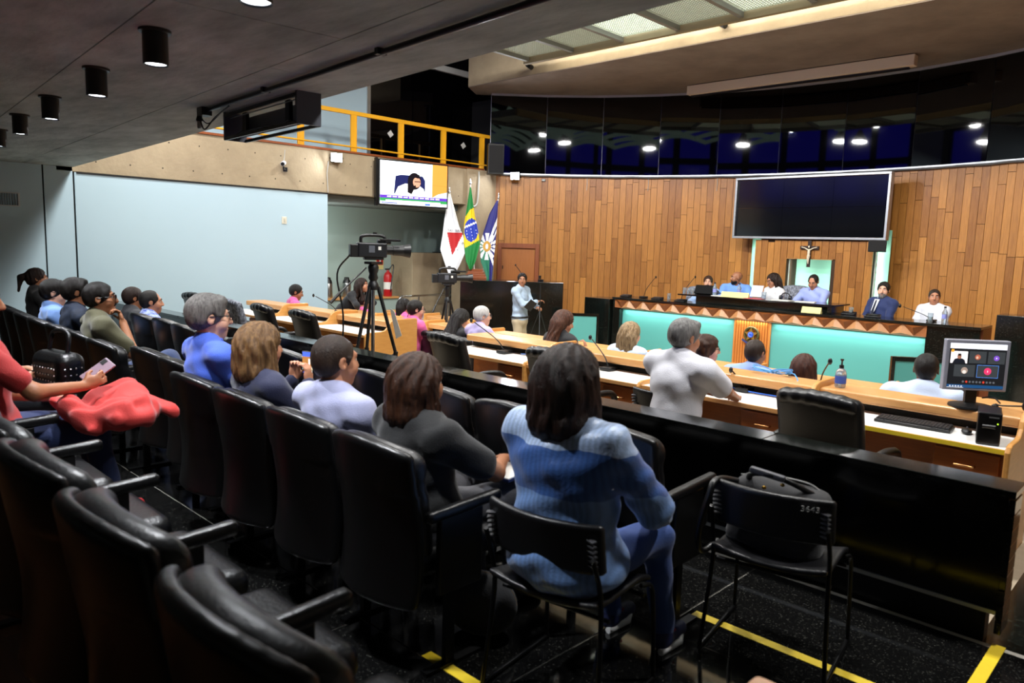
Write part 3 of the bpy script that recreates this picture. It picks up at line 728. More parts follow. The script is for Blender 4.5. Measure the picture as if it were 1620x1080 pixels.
f3 = flag('flag', 'blue and green flag with white rays and a gold disc, rightmost of the three', (789, 312), (-10.55, 10.46, 2.58), (-10.62, 10.14, 1.08),
     [(317, 786, 788.5), (338, 775.5, 788), (367, 767, 787), (387, 762, 786), (413, 764, 784), (431, 772, 783), (441, 774, 782)], [M_fn, M_ft, M_fw, M_fo], f3col, .016, 2.0)
def text_part(name, body, size, parent, m, loc, rot, ext=.001):
    cu = bpy.data.curves.new(name, 'FONT'); cu.body = body; cu.size = size; cu.extrude = ext; cu.align_x = 'CENTER'
    tmp = bpy.data.objects.new('tmp', cu); COL.objects.link(tmp)
    dg = bpy.context.evaluated_depsgraph_get(); me = bpy.data.meshes.new_from_object(tmp.evaluated_get(dg))
    bpy.data.objects.remove(tmp); bpy.data.curves.remove(cu)
    me.materials.clear(); me.materials.append(m)
    o = link(name, me, parent); o.location = loc; o.rotation_euler = rot; return o
ft = math.radians(44)
def fpos(f, tip_px, tip, x, y, off=.215):
    q = Vector(tip)-f.location+E1*((x-tip_px[0])/FP)+Vector((0, 0, -(y-tip_px[1])/FP))-ED*off
    return q
text_part('lettering', 'TAS  SERA', .062, f1, M_blk, fpos(f1, (710, 303), (-11.25, 9.78, 2.66), 721, 365), (PI/2, 0, ft))
text_part('lettering', 'TAMEN', .062, f1, M_blk, fpos(f1, (710, 303), (-11.25, 9.78, 2.66), 732, 389), (PI/2, -1.05, ft))
t = thing('flag_stand', 'stepped wooden stand holding the three flag poles on the rostrum', 'flag stand', (-10.72, 10.05, .98), math.radians(44))
for i, w_ in enumerate((.44, .38, .32)): MB().bx(-w_/2, w_/2, -.1+i*.015, .1-i*.015, i*.045, (i+1)*.045).build('tier', M_redw, t, bevel=.004)
MB().bx(-.14, .14, -.05, .05, .135, .19).build('socket_block', M_redw, t, bevel=.004)
# ------------------------------------------------------------------ organic surfaces: signed distance grid + surface nets
class SDF:
    def __init__(s, lo, hi, vox):
        s.lo = np.array(lo, float); s.vox = vox
        s.n = np.ceil((np.array(hi)-s.lo)/vox).astype(int)+1
        s.ax = [(s.lo[i]+vox*np.arange(s.n[i])).astype(np.float32) for i in range(3)]
        s.d = np.full(tuple(s.n), 9.0, np.float32)
    def _sl(s, lo, hi, m):
        a = np.clip(np.floor((np.array(lo)-m-s.lo)/s.vox).astype(int), 0, s.n-1)
        b = np.clip(np.ceil((np.array(hi)+m-s.lo)/s.vox).astype(int)+1, 1, s.n)
        if np.any(b <= a): return None, None
        sl = tuple(slice(a[i], b[i]) for i in range(3))
        X = s.ax[0][sl[0]][:, None, None]; Y = s.ax[1][sl[1]][None, :, None]; Z = s.ax[2][sl[2]][None, None, :]
        return sl, (X, Y, Z)
    def comb(s, fn, lo, hi, k=.02, op='u'):
        sl, P = s._sl(lo, hi, max(k, 0)+2.5*s.vox)
        if sl is None: return s
        b = fn(*P); a = s.d[sl]
        if op == 'u':
            h = np.maximum(k-np.abs(a-b), 0)/max(k, 1e-6); s.d[sl] = np.minimum(a, b)-h*h*k*.25
        elif op == 's':
            b = -b; h = np.maximum(k-np.abs(a-b), 0)/max(k, 1e-6); s.d[sl] = np.maximum(a, b)+h*h*k*.25
        return s
    def cap(s, a, b, ra, rb, k=.02, op='u', inf=0.0):
        a = np.array(a, np.float32); b = np.array(b, np.float32); ra += inf; rb += inf; ab = b-a; L2 = float(ab@ab)+1e-9
        def fn(X, Y, Z):
            t = np.clip(((X-a[0])*ab[0]+(Y-a[1])*ab[1]+(Z-a[2])*ab[2])/L2, 0, 1)
            return np.sqrt((X-a[0]-t*ab[0])**2+(Y-a[1]-t*ab[1])**2+(Z-a[2]-t*ab[2])**2)-(ra+t*(rb-ra))
        r = max(ra, rb)
        return s.comb(fn, np.minimum(a, b)-r, np.maximum(a, b)+r, k, op)
    def ell(s, c, r, rot=None, k=.02, op='u', inf=0.0):
        c = np.array(c, np.float32); r = np.array(r, np.float32)+inf; M = np.eye(3, dtype=np.float32) if rot is None else np.array(rot, np.float32)
        def fn(X, Y, Z):
            x, y, z = X-c[0], Y-c[1], Z-c[2]
            u = M[0, 0]*x+M[1, 0]*y+M[2, 0]*z; v = M[0, 1]*x+M[1, 1]*y+M[2, 1]*z; w_ = M[0, 2]*x+M[1, 2]*y+M[2, 2]*z
            k0 = np.sqrt((u/r[0])**2+(v/r[1])**2+(w_/r[2])**2); k1 = np.sqrt((u/r[0]**2)**2+(v/r[1]**2)**2+(w_/r[2]**2)**2)
            return k0*(k0-1)/np.maximum(k1, 1e-6)
        R_ = float(r.max())
        ext = np.sqrt(((M*r[None, :])**2).sum(1)) if rot is not None else r
        return s.comb(fn, c-ext, c+ext, k, op)
    def rbox(s, c, h, r, rot=None, k=.01, op='u', warp=None):
        c = np.array(c, np.float32); h = np.array(h, np.float32); M = np.eye(3, dtype=np.float32) if rot is None else np.array(rot, np.float32)
        def fn(X, Y, Z):
            if warp: X, Y, Z = warp(X, Y, Z)
            x, y, z = X-c[0], Y-c[1], Z-c[2]
            u = M[0, 0]*x+M[1, 0]*y+M[2, 0]*z; v = M[0, 1]*x+M[1, 1]*y+M[2, 1]*z; w_ = M[0, 2]*x+M[1, 2]*y+M[2, 2]*z
            qx, qy, qz = np.abs(u)-h[0]+r, np.abs(v)-h[1]+r, np.abs(w_)-h[2]+r
            return np.sqrt(np.maximum(qx, 0)**2+np.maximum(qy, 0)**2+np.maximum(qz, 0)**2)+np.minimum(np.maximum(qx, np.maximum(qy, qz)), 0)-r
        e = float(np.linalg.norm(h)) if rot is not None else h
        m = .12 if warp else 0
        return s.comb(fn, c-e-m, c+e+m, k, op)
    def disp(s, fn, band=.05):
        X, Y, Z = s.ax[0][:, None, None], s.ax[1][None, :, None], s.ax[2][None, None, :]
        s.d = s.d+fn(X, Y, Z).astype(np.float32)
        return s
    def cut(s, fn):
        X, Y, Z = s.ax[0][:, None, None], s.ax[1][None, :, None], s.ax[2][None, None, :]
        s.d = np.maximum(s.d, fn(X, Y, Z).astype(np.float32)); return s
    def polygons(s):
        d = np.pad(s.d, 1, constant_values=9.0); d = np.clip(d, -.5, .5); ins = d < 0
        c8 = [ins[i:ins.shape[0]-1+i, j:ins.shape[1]-1+j, k:ins.shape[2]-1+k] for i in (0, 1) for j in (0, 1) for k in (0, 1)]
        cnt = sum(c.astype(np.int8) for c in c8)
        act = np.argwhere((cnt > 0) & (cnt < 8))
        idx = -np.ones(cnt.shape, np.int32); idx[act[:, 0], act[:, 1], act[:, 2]] = np.arange(len(act))
        cor = [(i, j, k) for i in (0, 1) for j in (0, 1) for k in (0, 1)]
        val = np.stack([d[act[:, 0]+i, act[:, 1]+j, act[:, 2]+k] for i, j, k in cor], 1)
        acc = np.zeros((len(act), 3)); num = np.zeros(len(act))
        for a in range(8):
            for b in range(a+1, 8):
                ca_, cb_ = np.array(cor[a]), np.array(cor[b])
                if np.abs(ca_-cb_).sum() != 1: continue
                va, vb = val[:, a], val[:, b]; m = (va < 0) != (vb < 0)
                t = va[m]/(va[m]-vb[m]); acc[m] += ca_[None, :]+t[:, None]*(cb_-ca_)[None, :]; num[m] += 1
        vs = (act+acc/num[:, None]-1)*s.vox+s.lo
        quads = []
        for ax in range(3):
            sl0 = [slice(None)]*3; sl1 = [slice(None)]*3; sl0[ax] = slice(0, -1); sl1[ax] = slice(1, None)
            x = ins[tuple(sl0)] != ins[tuple(sl1)]
            e = np.argwhere(x)
            o1, o2 = [(1, 2), (2, 0), (0, 1)][ax]
            ok = (e[:, o1] > 0) & (e[:, o2] > 0) & (e[:, o1] < cnt.shape[o1]) & (e[:, o2] < cnt.shape[o2]); e = e[ok]
            def at(a, b):
                q = e.copy(); q[:, o1] -= a; q[:, o2] -= b; return idx[q[:, 0], q[:, 1], q[:, 2]]
            Q = np.stack([at(1, 1), at(0, 1), at(0, 0), at(1, 0)], 1)
            fl_ = ~ins[e[:, 0], e[:, 1], e[:, 2]]; Q[fl_] = Q[fl_][:, ::-1]
            quads.append(Q)
        return vs, np.concatenate(quads) if quads else np.zeros((0, 4), int)
    def mesh(s, name, m):
        vs, Q = s.polygons()
        me = bpy.data.meshes.new(name)
        me.vertices.add(len(vs)); me.vertices.foreach_set('co', vs.astype(np.float32).ravel())
        me.loops.add(len(Q)*4); me.loops.foreach_set('vertex_index', Q.astype(np.int32).ravel())
        me.polygons.add(len(Q)); me.polygons.foreach_set('loop_start', np.arange(0, len(Q)*4, 4, dtype=np.int32)); me.polygons.foreach_set('loop_total', np.full(len(Q), 4, np.int32))
        me.polygons.foreach_set('use_smooth', np.ones(len(Q), bool))
        me.update(calc_edges=True); me.validate(); me.materials.append(m); return me

# ------------------------------------------------------------------ granite barrier between audience and chamber
t = thing('granite_barrier', 'long low black granite barrier between the audience and the chamber', 'barrier', (0, 3.56, 0))
MB().bx(-11.4, -.56, .03, .17, .14, .655).build('wall', mat('granite_polish', '060606', .12), t)
MB().bx(-11.4, -.6, .07, .15, -.18, .14).build('plinth', mat('granite_plinth', '0a0a0a', .3), t)
MB().bx(-11.4, -.56, .022, .03, .135, .152).build('ledge', M_alu, t)
x = -.53; k = 0
while x > -11.4:
    x2 = max(x-(1.35 if k % 2 else 1.1), -11.4)
    MB().bx(x2+.002, x-.002, 0, .2, .655, .685).build('coping_slab', M_gran, t, bevel=.003); x = x2; k += 1
for k in range(9): MB().bx(-.56, -.535, .03, .17, .05+k*.066, .112+k*.066).build('end_slip', M_gran, t, bevel=.002)
# yellow floor tape
def tape(x0, y0, x1, y1, label):
    o = MB().bx(x0, x1, y0, y1, 0, .0015).build('floor_tape', M_tape); o.location.z = .0005; tag(o, label, 'tape', 'yellow floor tapes')
tape(-1.58, 2.86, -.53, 2.91, 'yellow floor tape stripe passing in front of the empty numbered chair')
tape(-.56, 2.96, -.51, 3.6, 'yellow floor tape stripe at the end of the granite barrier')
tape(-2.14, 1.76, -1.4, 1.81, 'yellow floor tape stripe near the bag on the floor')

# ------------------------------------------------------------------ councillor desks
M_handle = mat('handle_copper', 'c98d5a', .25, metal=1)
def make_desk():
    t = thing('councillor_desk', 'x', 'desk')
    MB().bx(0, 1.22, 0, .55, .715, .738).build('worktop', M_white, t)
    MB().bx(0, 1.22, -.014, 0, .708, .74).build('edge_band', M_wood, t, bevel=.003)
    MB().bx(0, 1.22, .38, .70, .80, .87).build('shelf', M_wood, t, bevel=.018, seg=3)
    MB().bx(0, 1.22, .5, .53, .2, .8).build('back_panel', M_woodd, t)
    MB().bx(0, 1.22, .48, .5, .738, .8).build('slot', M_dark, t)
    prof = [(-.04, 0), (.72, 0), (.72, .895), (.70, .91), (.40, .91), (.34, .895), (.30, .86), (.28, .82), (.24, .785), (.18, .772), (.02, .772), (-.02, .76), (-.04, .73)]
    MB().prism(prof, 1.22, 1.25, 'x').build('side_panel', M_woodf, t, bevel=.008)
    p = MB().bx(.84, 1.21, .03, .5, .12, .7).build('pedestal', M_woodd, t)
    for k in range(3):
        d = MB().bx(.855, 1.195, .008, .03, .14+k*.188, .315+k*.188).build('drawer', M_woodd, t, bevel=.004)
        MB().tube([(.975, .008, .23+k*.188), (.975, -.02, .23+k*.188), (1.075, -.02, .23+k*.188), (1.075, .008, .23+k*.188)], .008, 8).build('handle', M_handle, d, smooth=True)
    return t
def place_desks():
    pr = make_desk(); first = True
    ordn = ['first', 'second', 'third', 'fourth', 'fifth', 'sixth', 'seventh', 'eighth']
    for rowname, Y, z, ends in [('front row right of the aisle', 4.92, -.18, [-.78-1.25*k for k in range(4)]), ('front row left of the aisle', 4.92, -.18, [-7.03-1.25*k for k in range(3)]),
                                ('second row', 6.45, -.38, [-.78-1.25*k for k in range(8)]), ('third row', 7.95, -.5, [-8.9-1.25*k for k in range(2)])]:
        for k, xe in enumerate(ends):
            o = pr if first else copy_tree(pr); first = False
            o.location = (xe-1.25, Y, z); o['label'] = 'wooden desk with white top, %s from right in the %s' % (ordn[k], rowname); o['group'] = 'councillor desks'
place_desks()
dk = [o for o in bpy.data.objects if o.get('label', '').startswith('wooden desk with white top, first from right in the front row right')][0]
MB().bx(0, 1.22, -.0165, -.0142, .712, .738).build('edge_tape', M_tape, dk)

# ------------------------------------------------------------------ chairs
def bendw(amt, w_):
    return lambda X, Y, Z: (X, Y-amt*(X/w_)**2, Z)
def make_seat():
    t = thing('auditorium_seat', 'x', 'seat')
    # hard back shell
    tilt = np.array(RX(math.radians(9)))
    def wp(X, Y, Z): return X, Y-.075*(X/.25)**2+.05*((Z-.6)/.3)**2*(Z < .6), Z+.045*(X/.25)**2*(Z > .7)
    g = SDF((-.30, -.42, .2), (.30, .05, .97), .011)
    g.rbox((0, -.235, .58), (.25, .022, .33), .02, tilt, warp=wp)
    sh = link('back_shell', g.mesh('back_shell', M_shell), t)
    g = SDF((-.28, -.42, .3), (.28, .08, .98), .011)
    g.rbox((0, -.19, .62), (.235, .042, .265), .04, tilt, warp=wp)
    g.rbox((0, -.235, .835), (.238, .055, .055), .05, tilt, warp=wp, k=.03)
    link('back_cushion', g.mesh('back_cushion', M_leath), t)
    g = SDF((-.27, -.22, .32), (.27, .32, .54), .012)
    g.rbox((0, .05, .42), (.24, .235, .055), .045)
    link('seat_cushion', g.mesh('seat_cushion', M_leath2), t)
    g = SDF((.272-.05, -.2, .55), (.272+.05, .26, .68), .008)
    g.rbox((.272, .03, .625), (.0215, .19, .022), .014, np.array(RX(.05)))
    link('armrest', g.mesh('armrest', M_leath2), t)
    MB().bx(.272-.014, .272+.014, -.1, .12, .3, .61).build('arm_panel', M_shell, t, bevel=.006)
    MB().bx(.272-.013, .272+.013, -.06, -.02, 0, .3).build('leg', M_blkm, t); MB().bx(.272-.02, .272+.02, -.16, .12, 0, .015).build('foot_plate', M_blkm, t)
    MB().bx(-.2, .2, -.17, -.14, .3, .45).build('hinge_plate', M_blkm, t)
    return t
seat0 = make_seat(); seat_first = [True]
def put_seat(x, y, z, rz, label, group):
    o = seat0 if seat_first[0] else copy_tree(seat0); seat_first[0] = False
    o.location = (x, y, z); o.rotation_euler = (0, 0, rz); o['label'] = label; o['group'] = group
r2 = [(-2.30, 1.9, 'behind the woman in the black top'), (-2.85, 1.9, 'behind the man in the lilac shirt'), (-3.4, 1.9, 'behind the woman filming with a phone'), (-3.95, 1.91, 'behind the grey-haired man in blue'),
      (-4.5, 2.05, 'empty, just left of the grey-haired man'), (-5.05, 2.08, 'empty, in front of the crossed jeans leg'), (-5.62, 1.98, 'under the elbow of the man in olive'), (-6.17, 2.0, 'behind the man in the olive shirt'),
      (-6.72, 2.0, 'behind the man in the dark plaid shirt'), (-7.27, 2.0, 'behind the youth in light blue'), (-7.82, 2.02, 'empty, behind the light blue hood'), (-8.37, 2.05, 'second from the left wall'), (-8.92, 2.08, 'nearest the left wall')]
for x, y, lab in r2: put_seat(x, y-.06, 0, 0, 'black padded auditorium seat in the second row, '+lab, 'second row auditorium seats')
r1 = [(-1.83, 2.72, 'partly hidden behind the woman in denim'), (-2.38, 2.7, 'between the two women with dark hair'), (-2.93, 2.7, 'right beside the woman in the black top'), (-3.48, 2.7, 'in front of the man in lilac'), (-4.03, 2.7, 'in front of the phone'),
      (-4.58, 2.72, 'in front of the woman filming'), (-5.13, 2.72, 'in front of the grey-haired man'), (-5.68, 2.72, 'in front of the empty pair of seats'), (-6.25, 2.75, 'empty, beside the patterned blue shirt'), (-6.8, 2.8, 'under the man in patterned blue'), (-7.35, 2.8, 'under the man with the dark hood')]
for x, y, lab in r1: put_seat(x, y, 0, 0, 'black padded auditorium seat in the front row, '+lab, 'front row auditorium seats')
r3 = [(-1.1, .72, 'largest, at the bottom of the picture'), (-1.68, .72, 'second nearest the camera'), (-2.26, .72, 'third from the camera'), (-2.84, .72, 'fourth, beside the red jacket'), (-3.42, .72, 'under the person with the red jacket'), (-4.0, .72, 'under the person with the studded bag'), (-4.9, .74, 'far end near the left edge')]
for x, y, lab in r3: put_seat(x, y, .16, 0, 'black padded auditorium seat in the back row, '+lab, 'back row auditorium seats')

def make_office(mesh=False):
    t = thing('office_chair', 'x', 'office chair')
    m = M_leath if not mesh else mat('mesh_pattern', '1b1c22', .6, var=1.0, vscale=38, vstretch=(1, 1, .55), col2='9aa0b0')
    tilt = np.array(RX(math.radians(7)))
    def wp(X, Y, Z): return X, Y-.05*(X/.25)**2-.02*np.cos((Z-.7)*9), Z+.03*(X/.25)**2
    g = SDF((-.31, -.42, .4), (.31, .05, 1.1), .013)
    g.rbox((0, -.23, .74), (.255, .045, .3), .04, tilt, warp=wp)
    link('backrest', g.mesh('backrest', m), t)
    if not mesh:
        g = SDF((-.31, -.46, .9), (.31, .05, 1.12), .011)
        g.rbox((0, -.275, .995), (.235, .055, .045), .04, tilt, warp=wp)
        g.disp(lambda X, Y, Z: .003*np.sin(X*75)+0*Y+0*Z)
        link('head_roll', g.mesh('head_roll', M_leath), t)
    g = SDF((-.3, -.3, .38), (.3, .32, .56), .013); g.rbox((0, .0, .47), (.26, .25, .05), .045)
    link('seat_cushion', g.mesh('seat_cushion', M_leath2 if not mesh else M_blk), t)
    for sx in (-1, 1):
        pts = arc([(sx*.27, -.2, .48), (sx*.3, -.2, .6), (sx*.31, -.12, .68), (sx*.31, .05, .69), (sx*.31, .17, .66), (sx*.3, .2, .56), (sx*.27, .14, .47)], 5)
        MB().tube(pts, .026, 8).build('armrest', M_leath2 if not mesh else M_blk, t, smooth=True)
    MB().cyl((0, 0, .12), (0, 0, .43), .028).build('gas_column', M_blkm, t)
    for k in range(5):
        a = 2*PI*k/5+.3
        MB().tube([(0, 0, .13), (.16*math.cos(a), .16*math.sin(a), .11), (.29*math.cos(a), .29*math.sin(a), .075)], [.028, .022, .016], 8).build('base_arm', M_blk, t, smooth=True)
        c = (.29*math.cos(a), .29*math.sin(a), .03); d = (-.025*math.sin(a), .025*math.cos(a))
        MB().cyl((c[0]-d[0], c[1]-d[1], .03), (c[0]+d[0], c[1]+d[1], .03), .03, n=14).build('castor', M_blk, t, smooth=True)
    return t
off0 = make_office(); offm = make_office(True); of = [True, True]
def put_office(x, y, z, rz, label, mesh=False, group='black office chairs', s=1.0):
    i = int(mesh); src = offm if mesh else off0
    o = src if of[i] else copy_tree(src); of[i] = False
    o.location = (x, y, z); o.rotation_euler = (0, 0, rz); o['label'] = label; o['group'] = group; o.scale = (s, s, s)
for x, y, rz, lab in [(-8.32, 4.55, -.1, 'black leather office chair, the left one of the pair behind the barrier'), (-7.4, 4.55, -.05, 'black leather office chair, the right one of the pair behind the barrier'), (-4.9, 4.52, -.12, 'black leather office chair just right of the man in the pink polo'),
                      (-3.72, 4.55, .0, 'black leather office chair mostly hidden behind the head of the woman in denim'), (-1.62, 4.5, -.06, 'large black leather office chair in front of the computer desk'), (-10.45, 4.6, .2, 'black office chair farthest left beside the pale wall')]:
    put_office(x, y, -.18, rz, lab)
put_office(-9.12, 4.55, -.18, -.1, 'office chair with a black and white patterned cover behind the grey-haired man', True, 'patterned office chairs')
put_office(-7.32, 12.5, 0, PI-.1, 'empty blue-grey mesh office chair at the left of the presiding desk', True, 'mesh chairs on the dais', .95)
put_office(-5.62, 12.98, 0, PI, 'tall dark mesh chair behind the woman reading at the presiding desk', True, 'mesh chairs on the dais', 1.05)
# row 2 chairs for the people seated at the second row
seats2 = [(-5.14, 6.05, 'under the long-haired woman in black'), (-4.35, 6.1, 'under the woman with streaked blonde hair'), (-3.56, 6.12, 'under the curly-haired woman with glasses'), (-2.95, 6.05, 'under the man in the light blue shirt'), (-1.58, 5.98, 'under the man in the pale polo'),
          (-6.54, 6.1, 'under the white-haired man'), (-7.14, 6.15, 'round-backed, in front of the black-haired woman'), (-7.74, 5.98, 'under the man in the pink polo'), (-10.65, 6.1, 'under the youth in pink')]
for x, y, lab in seats2: put_office(x, y-.02, -.38, 0, 'black office chair at the second desk row, '+lab, False, 'office chairs at the second desk row', .9)

def make_stack():
    t = thing('stacking_chair', 'x', 'chair')
    for sx in (-1, 1):
        pts = [(sx*.23, .16, .44), (sx*.245, .22, .42), (sx*.25, .24, .3), (sx*.255, .26, .03), (sx*.255, .24, .011), (sx*.255, -.16, .011), (sx*.255, -.19, .03), (sx*.235, -.16, .4), (sx*.235, -.18, .55), (sx*.23, -.23, .68)]
        MB().tube(arc(pts, 4), .0095, 8).build('sled_leg', M_blkm, t, smooth=True)
    MB().cyl((-.235, -.1, .40), (.235, -.1, .40), .009).build('crossbar', M_blkm, t)
    MB().cyl((-.24, .17, .40), (.24, .17, .40), .009).build('crossbar', M_blkm, t)
    g = SDF((-.27, -.25, .36), (.27, .3, .52), .01)
    g.rbox((0, .02, .445), (.235, .225, .014), .012, warp=lambda X, Y, Z: (X, Y, Z-.03*(X/.23)**2+.03*np.clip((Y-.1)/.14, 0, 1)**2-.02*np.clip((-.1-Y)/.1, 0, 1)))
    link('seat', g.mesh('seat', mat('poly_black', '121215', .38)), t)
    g = SDF((-.28, -.34, .56), (.28, -.06, .84), .009)
    g.rbox((0, -.235, .70), (.245, .016, .1), .014, np.array(RX(math.radians(10))), warp=lambda X, Y, Z: (X, Y-.06*(X/.24)**2, Z))
    link('backrest', g.mesh('backrest', MATS['poly_black']), t)
    slot = MB()
    for sx in (-1, 1):
        for k in range(6): MB().box((sx*.215, -.2-.004*k, .645+.02*k), (.035, .02, .006), RX(.17) @ RZ(-sx*.42)).build('slot', mat('slot_grey', '3a3a3e', .6), t)
    return t
st0 = make_stack()
st0.scale = (.95, .95, .92); st0.location = (-1.2, 2.86, 0); st0.rotation_euler = (0, 0, math.radians(9)); st0['label'] = 'empty black stacking chair with a number on its back, holding a bag'; st0['group'] = 'black stacking chairs'
o = clone(st0, 'black stacking chair on which the woman in the denim shirt sits', (-1.62, 2.02, 0), math.radians(8), 'black stacking chairs')
text_part('number', '3643', .036, st0, mat('paint_number', '8a8a88', .6), (.165, -.262, .755), (PI/2+.17, 0, .33))
o2 = clone(st0, 'black stacking chair with low back under the man in the white T-shirt', (-2.72, 4.53, -.18), 0, 'black stacking chairs'); o2.scale = (1, 1, 1.06)
for c in list(o2.children):
    if c.name.startswith('number'): bpy.data.objects.remove(c)
# ------------------------------------------------------------------ people
SK = {'light': 'd9a58a', 'mid': 'b97f60', 'tan': '9c6747', 'dark': '6b4229'}
def skin(k): return mat('skin_'+k, SK[k], .5, var=.25, vscale=14, col2={'light': 'c58a70', 'mid': 'a06a4e', 'tan': '85543a', 'dark': '55331f'}[k])
def hairm(k):
    cols = {'black': ('0b0908', '1d1714'), 'brown': ('23140c', '4a2a17'), 'dkbrown': ('150d09', '35211a'), 'grey': ('7a7672', '3a3634'), 'white': ('cfccc8', 'a5a29f'), 'silver': ('8e8c8a', '4b4846'), 'blonde': ('4a3220', '8d6a41'), 'streak': ('b79a72', '3b2a1c'), 'chestnut': ('2b1510', '5a3222'), 'stub': ('3a2c24', '1c1410'), 'ombre': ('2a160f', '6e4530')}[k]
    return mat('hair_'+k, cols[0], .42, var=.9, vscale=9, vstretch=(9, 9, 1.2), col2=cols[1], bump=.5, bscale=55, spec=.35)
def cloth(name, col, col2=None, rough=.8, **k): return mat('cloth_'+name, col, rough, var=.35, vscale=5, col2=col2, bump=.15, bscale=160, sheen=.15, **k)
def V(*a): return np.array(a, float)
def person(label, top, floor, rz=0.0, group=None, **o):
    sc = o.get('sc', 1.0); w_ = o.get('w', 1.0); fem = o.get('fem', False); sit = o.get('sit', True); seat = o.get('seat', .46)
    H = top[2]-floor; a = math.radians(o.get('lean', 4)); vox = o.get('vox', .0105); hs = o.get('hs', 1.0)*sc
    rz = math.radians(rz)
    pz = seat+.10 if sit else .54*H
    L = (H-.25*hs-pz)/math.cos(a)
    Lc = min(max(L, .36*sc), .60*sc); pz += (L-Lc)*math.cos(a); L = Lc
    u = V(0, math.sin(a), math.cos(a)); f_ = V(0, math.cos(a), -math.sin(a))
    P0 = V(0, 0, pz); P2 = P0+u*L; Hc = P2+V(0, .025+.09*math.sin(a), .132*hs)
    TR = np.array(RX(-a))
    yaw, pit, rol = [math.radians(o.get(k, 0)) for k in ('hyaw', 'hpitch', 'hroll')]
    RHm = RZ(yaw) @ RX(-pit) @ RY(rol); RH = np.array(RHm)
    def hp(x, y, z): return Hc+RH @ (V(x, y, z)*hs)
    ox, oy = Hc[0], Hc[1]
    px = top[0]-(math.cos(rz)*ox-math.sin(rz)*oy); py = top[1]-(math.sin(rz)*ox+math.cos(rz)*oy)
    sw = .2*sc*(.88 if fem else 1)*(.6+.4*w_)
    Sh = {s_: P2-u*.06*sc+V(s_*sw, 0, 0) for s_ in (-1, 1)}
    arms = o.get('arms', 'lap'); A_ = {}
    for s_ in (-1, 1):
        S_ = Sh[s_]; key = 'R' if s_ > 0 else 'L'
        spec = arms if isinstance(arms, str) else arms.get(key, 'lap')
        hd = None; curl = .5; pn = None
        if spec == 'lap': E_, W_ = S_+V(s_*.06, .05, -.27), V(s_*.10, .30, pz+.10)
        elif spec == 'desk': E_, W_ = S_+V(s_*.07, .18, -.21), V(s_*.11, .45, S_[2]-.20)
        elif spec == 'down': E_, W_ = S_+V(s_*.06, -.02, -.28), S_+V(s_*.07, .07, -.52)
        elif spec == 'cross': E_, W_ = S_+V(s_*.07, .10, -.27), V(-s_*.06, .27, S_[2]-.22)
        elif spec == 'chin': E_, W_ = S_, S_
        else:
            E_, W_ = np.array(spec[0], float), np.array(spec[1], float)
            if len(spec) > 2 and spec[2] is not None: hd = np.array(spec[2], float)
            if len(spec) > 3: curl = spec[3]
            if len(spec) > 4: pn = np.array(spec[4], float)
        if spec == 'chin': W_ = hp(s_*.05, .135, -.185); E_ = S_+V(s_*.02, .35, -.45); hd = V(-s_*.25, -.25, 1); curl = 1.1; pn = V(0, -1, -.3)
        l1, l2 = .285*sc, .25*sc; v_ = W_-S_; d_ = np.linalg.norm(v_); m_ = min(d_, (l1+l2)*.985); W_ = S_+v_*(m_/d_); n0 = v_/d_
        aa = min(max((l1*l1-l2*l2+m_*m_)/(2*m_), -l1), l1); hh_ = math.sqrt(max(l1*l1-aa*aa, 0)); pl = (E_-S_)-n0*((E_-S_)@n0); pl = pl/max(np.linalg.norm(pl), 1e-6); E_ = S_+n0*aa+pl*hh_
        if hd is None: hd = W_-E_
        hd = hd/np.linalg.norm(hd)
        if pn is None: pn = V(0, 0, -1)
        pn = pn-hd*(pn@hd)
        if np.linalg.norm(pn) < .1: pn = V(s_*-1., 0, 0)-hd*(-s_*hd[0])
        pn /= np.linalg.norm(pn)
        A_[s_] = (S_, E_, W_, hd, pn, curl)
    belly = o.get('belly', 0)
    def torso(g, inf, k=.05):
        g.ell(P0+u*.02, (.155*w_*sc, .118*w_*sc, .115), TR, k, inf=inf)
        g.ell(P0+u*(L*.33)+f_*belly*.5, (.142*w_*sc, (.108*w_+belly)*sc, .15), TR, k, inf=inf)
        g.ell(P0+u*(L*.66), ((.152 if fem else .162)*w_*sc, .108*w_*sc, .16), TR, k, inf=inf)
        if fem: g.ell(P0+u*(L*.62)+f_*.07, (.12*w_*sc, .07*sc, .075), TR, k, inf=inf)
        g.cap(Sh[-1]*.92+P2*.08, Sh[1]*.92+P2*.08, .056*sc, .056*sc, k, inf=inf)
        for s_ in (-1, 1): g.cap(P2+V(0, -.01, .015), Sh[s_]+V(-s_*.02, 0, .005), .042*sc, .046*sc, k, inf=inf)
    def arm(g, s_, inf, frac, k=.03):
        S_, E_, W_ = A_[s_][:3]
        t1 = min(frac/.5, 1.0)
        g.cap(S_, S_+(E_-S_)*t1, .053*sc*(.85 if fem else 1), (.053-.012*t1)*sc*(.85 if fem else 1), k, inf=inf)
        if frac > .5:
            t2 = (frac-.5)/.5
            g.cap(E_, E_+(W_-E_)*t2, .041*sc*(.88 if fem else 1), (.041-.014*t2)*sc*(.88 if fem else 1), k, inf=inf)
